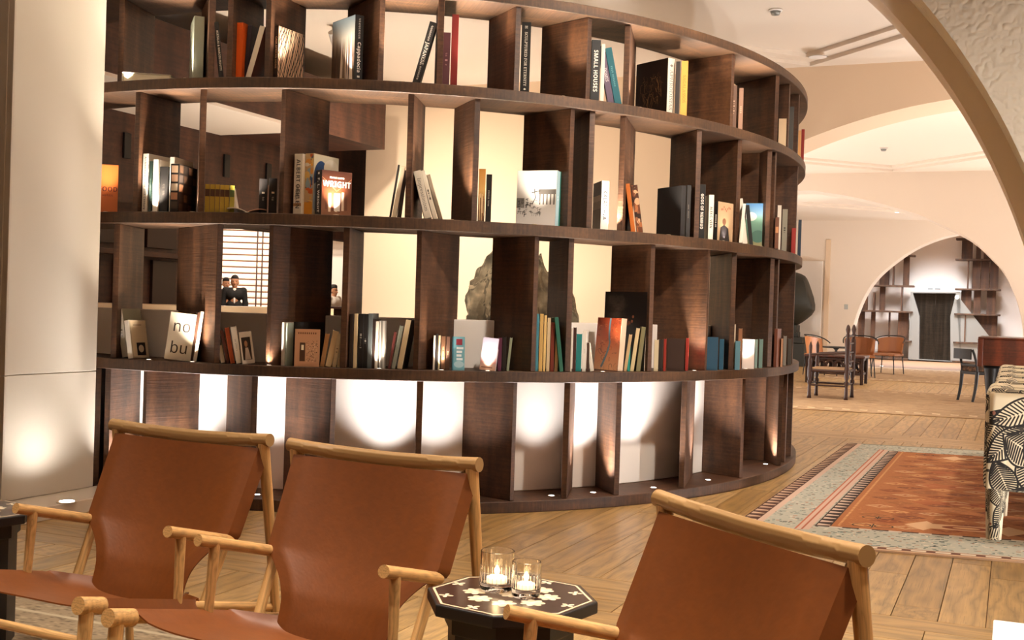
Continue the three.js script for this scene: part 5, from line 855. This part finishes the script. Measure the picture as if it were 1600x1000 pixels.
{ // open shelving either side of the lift
  const mk = (label, v0, v1, shelves, boards) => {
    const g = thing('wall_shelving', label, 'shelving', hall(0, 0, 38.55).toArray(), -PSI);
    for (const [a, b, h] of shelves) part('shelf', metric(rbox(b - a, 0.055, 0.42, (a + b) / 2, h, 0, 0.006), 1), M.walnutEdge, g);
    for (const [v, w, h0, h1] of boards) part('divider', metric(rbox(Math.max(0.036, w), h1 - h0 - 0.054, w > 0.04 ? 0.036 : 0.36, v, (h0 + h1) / 2, w > 0.04 ? -0.02 : 0, 0.004, 1), 1), M.walnut, g);
    return g;
  };
  mk('open dark shelving left of the lift seen through the far arch', -4.6, -2.9, [[-4.6, -3.0, 0.03], [-4.6, -2.91, 0.6], [-4.56, -2.91, 1.525], [-4.17, -2.9, 2.34], [-3.3, -2.9, 3.305]],
    [[-3.82, 0.3, 2.34, 3.0], [-3.54, 0.03, 2.34, 3.1], [-3.16, 0.19, 2.34, 3.305], [-3.86, 0.17, 1.525, 2.34], [-3.26, 0.03, 1.525, 2.34], [-4.4, 0.2, 1.525, 2.2], [-4.1, 0.03, 1.525, 2.15], [-4.48, 0.2, 0.6, 1.525], [-4.12, 0.14, 0.6, 1.525], [-3.62, 0.06, 0.6, 1.525], [-3.2, 0.32, 0.6, 1.525], [-3.75, 0.07, 0.03, 0.6], [-3.42, 0.34, 0.03, 0.6], [-4.4, 0.3, 0.03, 0.6]]);
  mk('open dark shelving right of the lift seen through the far arch', -1.7, -0.36, [[-1.7, -0.4, 0.03], [-1.69, -0.36, 0.62], [-1.69, -0.36, 1.505], [-1.69, -0.37, 2.28], [-1.71, -0.5, 3.2], [-1.71, -1.2, 3.84]],
    [[-1.38, 0.32, 3.2, 3.84], [-1.05, 0.14, 3.2, 3.75], [-0.75, 0.3, 3.2, 3.7], [-1.33, 0.03, 2.28, 3.2], [-1.09, 0.24, 2.28, 3.2], [-0.84, 0.24, 2.28, 3.2], [-0.58, 0.24, 2.28, 3.2], [-1.36, 0.3, 1.505, 2.28], [-1.04, 0.2, 1.505, 2.28], [-0.64, 0.26, 1.505, 2.28], [-1.36, 0.03, 0.62, 1.505], [-0.8, 0.72, 0.62, 1.505], [-1.4, 0.25, 0.03, 0.62], [-0.7, 0.3, 0.03, 0.62]]);
}
{ // white low table at the lower right corner
  const g = thing('low_table', 'plain white low table corner at the bottom right', 'table', hall(0.135, 0, 3.49).toArray(), -PSI);
  part('tabletop', rbox(0.5, 0.04, 0.5, 0.09, 0.30, 0, 0.006), M.white, g); part('base', rbox(0.46, 0.28, 0.46, 0.09, 0.14, 0, 0.006), M.white, g);
}
// ceiling fittings
{
  const det = (v, h, u, label) => { const g = thing('smoke_detector', label, 'detector', hall(v, h, u).toArray()); part('base', lathe([[0, 0], [0.06, 0], [0.06, -0.015], [0, -0.015]], 20), M.white, g); part('head', lathe([[0, -0.015], [0.045, -0.015], [0.035, -0.045], [0, -0.05]], 20), M.steel, g); };
  det(-1.98, 3.878, 10.08, 'small round detector on the near ceiling above the bookcase');
  det(-1.92, 3.878, 18.6, 'small dark detector in the middle of the second ceiling bay');
  const s = thing('ceiling_speaker', 'flat round speaker grille in the near ceiling', 'speaker', hall(-1.86, 3.797, 11.67).toArray()); part('grille', lathe([[0, 0], [0.085, 0], [0.095, 0.004], [0.0, 0.004]], 28), M.plasterWhite, s);
}
// ---------------------------------------------------------------- restaurant beyond the stair
{
  const W = structGroup('wall_restaurant', false);
  struct('plane', box(14, 4.2, 0.3, -7, 2.1, -33.2), M.plasterWhite, W);
  struct('dark_rail', box(2.6, 0.3, 0.1, -5.2, 3.15, -30.8), M.dark, W);
  const b = thing('bar_counter', 'brown wooden bar counter far behind the bookcase where staff stand', 'counter', [-4.05, 0, -25.4]);
  part('top', rbox(1.5, 0.06, 0.6, 0, 1.12, 0, 0.01), M.clad, b); part('front', metric(rbox(1.4, 1.09, 0.5, 0, 0.545, 0, 0.01), 1), M.clad, b);
  const w = structGroup('window_1', false);
  struct('pane', box(3.2, 2.9, 0.02, -7.9, 1.95, -31.6), std({ color: 0x2a1a10, emissive: new THREE.Color(1, 0.42, 0.2), emissiveIntensity: 0.35 }), w);
  struct('head', rbox(3.4, 0.16, 0.14, -7.9, 3.3, -31.2, 0.01), M.clad, w);
  struct('sill', rbox(3.4, 0.2, 0.2, -7.9, 0.9, -31.2, 0.01), M.clad, w);
  const bl = thing('window_blind', 'wide self-glowing cream slatted blind with dark cords in the far window', 'blind', [-7.9, 0, -31.2]);
  const slat = sheet((a, t) => new THREE.Vector3((a - 0.5) * 3.2, 0.064 * Math.sin((t - 0.5) * 2.6), 0.03 * Math.cos((t - 0.5) * 2.6) + 0.006 * Math.abs(Math.sin(a * 40))), 60, 6, 0.004), sm_ = std({ color: 0xf0dcc8, roughness: 0.8, emissive: new THREE.Color(1, 0.80, 0.66), emissiveIntensity: 0.5 });  // slats glow by their own material in place of light from behind
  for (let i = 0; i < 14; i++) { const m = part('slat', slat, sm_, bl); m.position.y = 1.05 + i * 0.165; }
  for (const x of [0.96, 1.1, -0.4]) part('cord', rbox(0.035, 2.4, 0.02, x, 2.1, 0.06, 0.004), M.clad, bl);
  const wl = new THREE.RectAreaLight(new THREE.Color(1, 0.72, 0.5), 1.2, 3, 2.2); wl.position.set(-7.9, 2.1, -31.05); wl.lookAt(-7.9, 2.1, 0); scene.add(wl);
}
// people: one skin, clothing over it
function field(caps, k, cell) { // capsules [a, b, ra, rb]; smooth union meshed by marching cubes
  const lo = new THREE.Vector3(1e9, 1e9, 1e9), hi = new THREE.Vector3(-1e9, -1e9, -1e9);
  for (const [a, b, ra, rb] of caps) for (const [p, r] of [[a, ra], [b, rb]]) { lo.min(new THREE.Vector3(p[0] - r, p[1] - r, p[2] - r)); hi.max(new THREE.Vector3(p[0] + r, p[1] + r, p[2] + r)); }
  const c = lo.clone().add(hi).multiplyScalar(0.5), half = Math.max(hi.x - lo.x, hi.y - lo.y, hi.z - lo.z) / 2 + 3 * cell, res = Math.min(150, Math.ceil(2 * half / cell));
  const mc = new MarchingCubes(res, M.white, false, false, 400000), f = mc.field; let q = 0;
  for (let z = 0; z < res; z++) for (let y = 0; y < res; y++) for (let x = 0; x < res; x++) {
    const P = [c.x + (x / res * 2 - 1) * half, c.y + (y / res * 2 - 1) * half, c.z + (z / res * 2 - 1) * half]; let s = 0;
    for (const [a, b, ra, rb] of caps) { const d = [b[0] - a[0], b[1] - a[1], b[2] - a[2]], e = [P[0] - a[0], P[1] - a[1], P[2] - a[2]], L = d[0] * d[0] + d[1] * d[1] + d[2] * d[2] + 1e-9, t = Math.min(1, Math.max(0, (d[0] * e[0] + d[1] * e[1] + d[2] * e[2]) / L)); s += Math.exp(-(Math.hypot(e[0] - t * d[0], e[1] - t * d[1], e[2] - t * d[2]) - (ra + (rb - ra) * t)) / k); }
    f[q++] = s > 0 ? k * Math.log(s) : -1;
  }
  mc.isolation = 0; mc.update();
  const n = mc.count, g = new THREE.BufferGeometry(), ps = new Float32Array(n * 3), ns = new Float32Array(n * 3);
  for (let i = 0; i < n; i++) for (let j = 0; j < 3; j++) { ps[3 * i + j] = mc.positionArray[3 * i + j] * half + c.getComponent(j); ns[3 * i + j] = mc.normalArray[3 * i + j]; }
  g.setAttribute('position', new THREE.BufferAttribute(ps, 3)); g.setAttribute('normal', new THREE.BufferAttribute(ns, 3)); return g;
}
function person(label, pos, turn, H, opt) {
  const g = thing('person', label, 'person', pos, turn), s = H / 1.76, S = a => a.map(v => v * s);
  const cap = (a, b, ra, rb = ra) => [S(a), S(b), ra * s, rb * s];
  const arm = (x, pose) => pose ? [[x * 0.205, 1.44, 0], [x * 0.25, 1.17, 0.02], [x * 0.13, 1.08, 0.2], [x * 0.06, 1.06, 0.26]] : [[x * 0.205, 1.44, 0], [x * 0.25, 1.14, -0.01], [x * 0.25, 0.9, 0.06], [x * 0.245, 0.8, 0.09]];
  const body = [cap([0, 1.66, 0.005], [0, 1.61, 0.02], 0.085, 0.068), cap([0, 1.56, 0.03], [0, 1.545, 0.045], 0.05, 0.04), cap([0, 1.61, 0.1], [0, 1.59, 0.112], 0.012, 0.014), cap([0.075, 1.62, 0], [0.08, 1.6, 0], 0.018), cap([-0.075, 1.62, 0], [-0.08, 1.6, 0], 0.018), cap([0, 1.54, 0], [0, 1.44, -0.01], 0.052, 0.06), cap([-0.16, 1.42, -0.01], [0.16, 1.42, -0.01], 0.06), cap([0, 1.36, 0], [0, 1.05, 0], 0.125, 0.105), cap([-0.07, 0.95, 0], [0.07, 0.95, 0], 0.115)];
  const suit = [cap([-0.165, 1.425, -0.01], [0.165, 1.425, -0.01], 0.075), cap([-0.05, 1.34, 0], [0.05, 1.34, 0], 0.145), cap([-0.04, 1.1, 0], [0.04, 1.1, 0], 0.13), cap([-0.05, 0.9, 0], [0.05, 0.9, 0], 0.14)], legs = [];
  for (const x of [-1, 1]) {
    const A = arm(x, opt.pose); body.push(cap(A[0], A[1], 0.052, 0.042), cap(A[1], A[2], 0.042, 0.03), cap(A[2], A[3], 0.032, 0.026)); suit.push(cap(A[0], A[1], 0.068, 0.056), cap(A[1], A[2], 0.056, 0.042));
    for (let i = 0; i < 4; i++) { const k = (i - 1.5) * 0.016, e = A[3], L = [0.062, 0.074, 0.07, 0.055][i]; body.push(cap([e[0], e[1], e[2] + k], [e[0] + 0.004, e[1] - L, e[2] + k + 0.012], 0.0095, 0.008)); } body.push(cap(A[3], [A[3][0] - x * 0.02, A[3][1] - 0.035, A[3][2] + 0.045], 0.011, 0.009));
    body.push(cap([x * 0.09, 0.93, 0], [x * 0.1, 0.5, 0.01], 0.085, 0.06), cap([x * 0.1, 0.5, 0.01], [x * 0.1, 0.09, -0.01], 0.055, 0.036), cap([x * 0.1, 0.04, -0.03], [x * 0.11, 0.03, 0.14], 0.038, 0.03)); legs.push(cap([x * 0.09, 0.95, 0], [x * 0.1, 0.5, 0.01], 0.1, 0.075), cap([x * 0.1, 0.5, 0.01], [x * 0.1, 0.08, -0.01], 0.075, 0.062));
  }
  const smk = 0.012 * s;
  part('body', field(body, smk, 0.013), std({ color: opt.skin ?? 0xb07a58, roughness: 0.7 }), g);
  part(opt.top ?? 'jacket', field(suit, smk * 1.3, 0.015), std({ color: opt.jacket, roughness: 0.85 }), g);
  part('trousers', field(legs, smk, 0.016), std({ color: opt.trousers ?? 0x1a1715, roughness: 0.85 }), g);
  if (opt.shirt) part('shirt_front', field([cap([0, 1.45, 0.07], [0, 1.16, 0.125], 0.04, 0.018)], smk, 0.008), std({ color: opt.shirt, roughness: 0.8 }), g);
  part('hair', field([cap([0, 1.70, -0.012], [0, 1.64, -0.035], 0.084, 0.078), cap([0, 1.735, 0.03], [0, 1.72, -0.02], 0.055, 0.07)], smk, 0.009), std({ color: 0x1c130d, roughness: 0.8 }), g);
  for (const x of [-1, 1]) part('eye', new THREE.SphereGeometry(0.011 * s, 10, 8).translate(x * 0.032 * s, 1.645 * s, 0.083 * s), std({ color: 0x20160f, roughness: 0.4 }), g);
  part('mouth', new THREE.SphereGeometry(0.02 * s, 10, 6).scale(1, 0.25, 0.4).translate(0, 1.563 * s, 0.083 * s), std({ color: 0x84493a, roughness: 0.6 }), g);
  return g;
}
person('man in a dark suit and open white shirt standing before the glowing blind', [-6.28, 0, -26], 0.24, 1.76, { jacket: 0x15110f, shirt: 0xe8ddd0 });
person('person in dark clothes half hidden behind the man in the suit', [-6.75, 0, -27.1], 0.6, 1.72, { jacket: 0x2a1c14 });
person('staff member in a white shirt standing at the far bar counter', [-4.07, 0, -26.2], 1.1, 1.62, { jacket: 0xd8cdbf, top: 'shirt', pose: 1 });
person('person in a pale top beside the staff member at the far bar', [-4.36, 0, -26.9], 0.5, 1.55, { jacket: 0x9a8672, top: 'shirt' });

// ---------------------------------------------------------------- lamps: the pier uplight; downlights, spots and other floor uplights are added
function downlight(v, h, u, cd, deg, label, color = SOFT, mat = GL.down) {  // added ceiling fixtures, put in to light floors and rooms
  const p = hall(v, h, u), g = thing('added_downlight', label, 'ceiling light', p.toArray(), 0, 'added round ceiling downlights');
  part('trim', lathe([[0.05, 0], [0.075, 0], [0.078, -0.006], [0.05, -0.008]], 28), M.white, g); const l = part('lens', new THREE.CylinderGeometry(0.05, 0.05, 0.004, 24), mat, g); l.position.y = -0.003;
  spot(p.clone().add(new THREE.Vector3(0, -0.02, 0)), p.clone().add(new THREE.Vector3(0, -1, 0)), color, cd, deg, 0.8, color === COOL ? 30 : 6);
}
function addedSpot(v, h, u, to, cd, deg, label) {  // added spots for the stair wall and the bookcase
  const p = hall(v, h, u), q = hall(...to), g = thing('added_spotlight', label, 'ceiling light', p.toArray(), 0, 'added adjustable ceiling spotlights'), d = q.clone().sub(p).normalize();
  part('mount', rod([0, 0, 0], [0, -0.08, 0], 0.03, 0.012, 14), M.white, g);
  const a = new THREE.Vector3(0, -0.1, 0).addScaledVector(d, -0.06), e = new THREE.Vector3(0, -0.1, 0).addScaledVector(d, 0.06); part('can', rod(a.toArray(), e.toArray(), 0.045, 0.045, 20), M.white, g);
  part('lens', rod(e.toArray(), e.clone().addScaledVector(d, 0.004).toArray(), 0.04, 0.04, 20), GL.down, g);
  spot(p.clone().add(e).addScaledVector(d, 0.02), q, SOFT, cd, deg, 1, 4);
}
function floorlight(v, u, cd, deg, to, label, color = PALE, h = 0) {  // all but the pier one are added to brighten walls and ceilings
  const p = hall(v, h, u), g = thing('floor_uplight', label, 'uplight', p.toArray(), 0, 'recessed floor uplights');
  part('trim', lathe([[0, 0.004], [0.045, 0.004], [0.055, 0.003], [0.056, 0], [0, 0]], 28), M.brass, g); const l = part('lens', new THREE.CylinderGeometry(0.04, 0.04, 0.002, 24), GL.plinth, g); l.position.y = 0.005;
  spot(p.clone().add(new THREE.Vector3(0, 0.02, 0)), hall(...to), color, cd, deg, 0.8, 3);
}
floorlight(1.5, 3.5, K.wash, 65, [0.9, 2.6, 4.58], 'added uplight at the foot of the textured arch wall', PALE);  // added out of view to brighten the textured wall
floorlight(-4.70, 4.80, K.column, 72, [-4.80, 1.2, 4.85], 'uplight in the stone base washing the left pier', PALE, 0.074);
[[-1.6, 0.6], [-1.4, 3.2], [-3.4, 1.6], [0.0, 3.2], [0.4, 2.0], [1.6, 0.4]].forEach(([v, u], i) => downlight(v, 3.915, u, K.front, 47, ['added ceiling downlight over the seat nearest the camera', 'added ceiling downlight above the octagonal table', 'added ceiling downlight over the left lounge chair', 'added ceiling downlight just before the right side of the near arch', 'added ceiling downlight over the right lounge chair', 'added ceiling downlight over the right corner of the lounge'][i]));  // unseen, added above and behind the camera to light the chairs
[[0.9, 7.2], [0.9, 10.4]].forEach(([v, u], i) => downlight(v, 3.795, u, K.bay * 0.5, 55, ['added ceiling downlight above the front armchairs', 'added ceiling downlight above the back armchairs'][i]));  // added for brightness on floor and armchairs
addedSpot(-0.2, 3.79, 5.5, [-2.6, 1.5, 7.6], K.bay * 1.0, 40, 'added spotlight behind the near arch aimed at the bookcase');  // added to light the right-hand dividers from the front
[[1.4, 6.2, [-1.0, 3.4, 7.4]], [1.7, 8.6, [-2.0, 3.0, 9.4]], [1.6, 11.7, [0.4, 3.8, 10.9]]].forEach(([v, u, to], i) => floorlight(v, u, K.bay, 70, to, ['added floor uplight by the near arch foot', 'added floor uplight by the right wall of the near bay', 'added floor uplight by the second arch foot'][i]));  // unseen, added to brighten the near bay ceiling
[[-5.6, 14.2, [-3, 3.8, 16]], [-6, 19.2, [-3, 3.8, 18]], [1.9, 14, [0.5, 3.8, 16]], [1.9, 20, [0, 3.8, 18]]].forEach(([v, u, to], i) => floorlight(v, u, K.far, 70, to, ['added floor uplight left in the second bay behind the bookcase', 'added floor uplight far left in the second bay', 'added floor uplight right in the second bay', 'added floor uplight right before the third arch'][i]));  // added out of view to brighten the second bay
[[-5.8, 23.2, [-3, 3.8, 26]], [-5.5, 29.6, [-4.5, 3, 30.6]], [1.9, 24, [-1, 3.8, 26]], [1.9, 30, [-1, 3.8, 28]]].forEach(([v, u, to], i) => floorlight(v, u, K.far * 1.15, 70, to, ['added floor uplight left in the third bay', 'added floor uplight at the foot of the pale wall slab', 'added floor uplight right in the third bay', 'added floor uplight right before the far arch'][i]));  // added out of view to brighten the third bay
[[-2.2, 34.2], [-3.6, 36.4], [-0.8, 36.4], [-2.2, 37.2]].forEach(([v, u], i) => downlight(v, 4.595, u, K.back, 60, ['added cool ceiling downlight just past the far arch', 'added cool ceiling downlight before the left shelving', 'added cool ceiling downlight before the right shelving', 'added cool ceiling downlight before the lift'][i], COOL, GL.cool));  // added to fill the back room with cool light
[[-4.0, 15], [-2.2, 16.4], [-1.6, 23], [-2.6, 28.6]].forEach(([v, u], i) => downlight(v, 3.795, u, K.far * 0.35, 50, ['added ceiling downlight behind the bookcase end', 'added ceiling downlight over the turned armchair', 'added ceiling downlight over the low carved table', 'added ceiling downlight over the leather armchairs'][i]));  // added to brighten the floor of the far bays
[[-3.2, 32.4, [-3.2, 3.6, 31.6]], [0.9, 32.4, [0.9, 3.6, 31.6]]].forEach(([v, u, to], i) => floorlight(v, u, 13, 60, to, ['added uplight just past the far arch on the left', 'added uplight just past the far arch on the right'][i], COOL));  // added to lighten the underside of the far arch
[[-6.0, 9.3], [-3.0, 9.6]].forEach(([v, u], i) => floorlight(v, u, K.stair * (i ? 0.45 : 1.05), 44, [v + (i ? -0.3 : 0.3), 1.5, 12.1], ['added floor uplight inside the stair on the left', 'added floor uplight inside the stair on the right'][i], SOFT));  // added as even fill on the stair wall
// inside the stair: added ceiling spots light the tall wall, added floor uplights brighten the ceiling
[[-5.9, 9.2, 1.25], [-4.7, 7.8, 0.34]].forEach(([v, u, k], i) => addedSpot(v, 3.79, u, [v - 0.5, 0.7, 12.1], K.stair * k, 50, ['added spotlight washing the left of the tall stair wall', 'added spotlight washing the right of the tall stair wall'][i]));
[[-5.6, 8.4], [-5.4, 10.4]].forEach(([v, u], i) => floorlight(v, u, 24, 60, [v, 4.2, u + 0.3], ['added floor uplight under the left of the stair ceiling', 'added floor uplight under the middle of the stair ceiling'][i], SOFT));
{ const g = [[-5.2, -24.5], [-7.2, -28.5], [-4.2, -29.5]]; g.forEach(([x, z], i) => { const t = thing('pendant_lamp', ['pendant globe over the near end of the restaurant', 'pendant globe before the glowing blind', 'pendant globe over the far bar counter'][i], 'lamp', [x, 3.4, z]); part('globe', new THREE.SphereGeometry(0.12, 20, 14), M.glow(SOFT, 6), t); part('cord', rod([0, 0.1, 0], [0, 0.75, 0], 0.006, 0.006, 8), M.dark, t); const l = new THREE.PointLight(SOFT, K.bar, 0, 2); l.position.set(x, 3.24, z); l.castShadow = true; scene.add(l); }); }

scene.traverse(o => { if (o.isMesh) o.castShadow = o.receiveShadow = true; });
renderer.render(scene, camera);
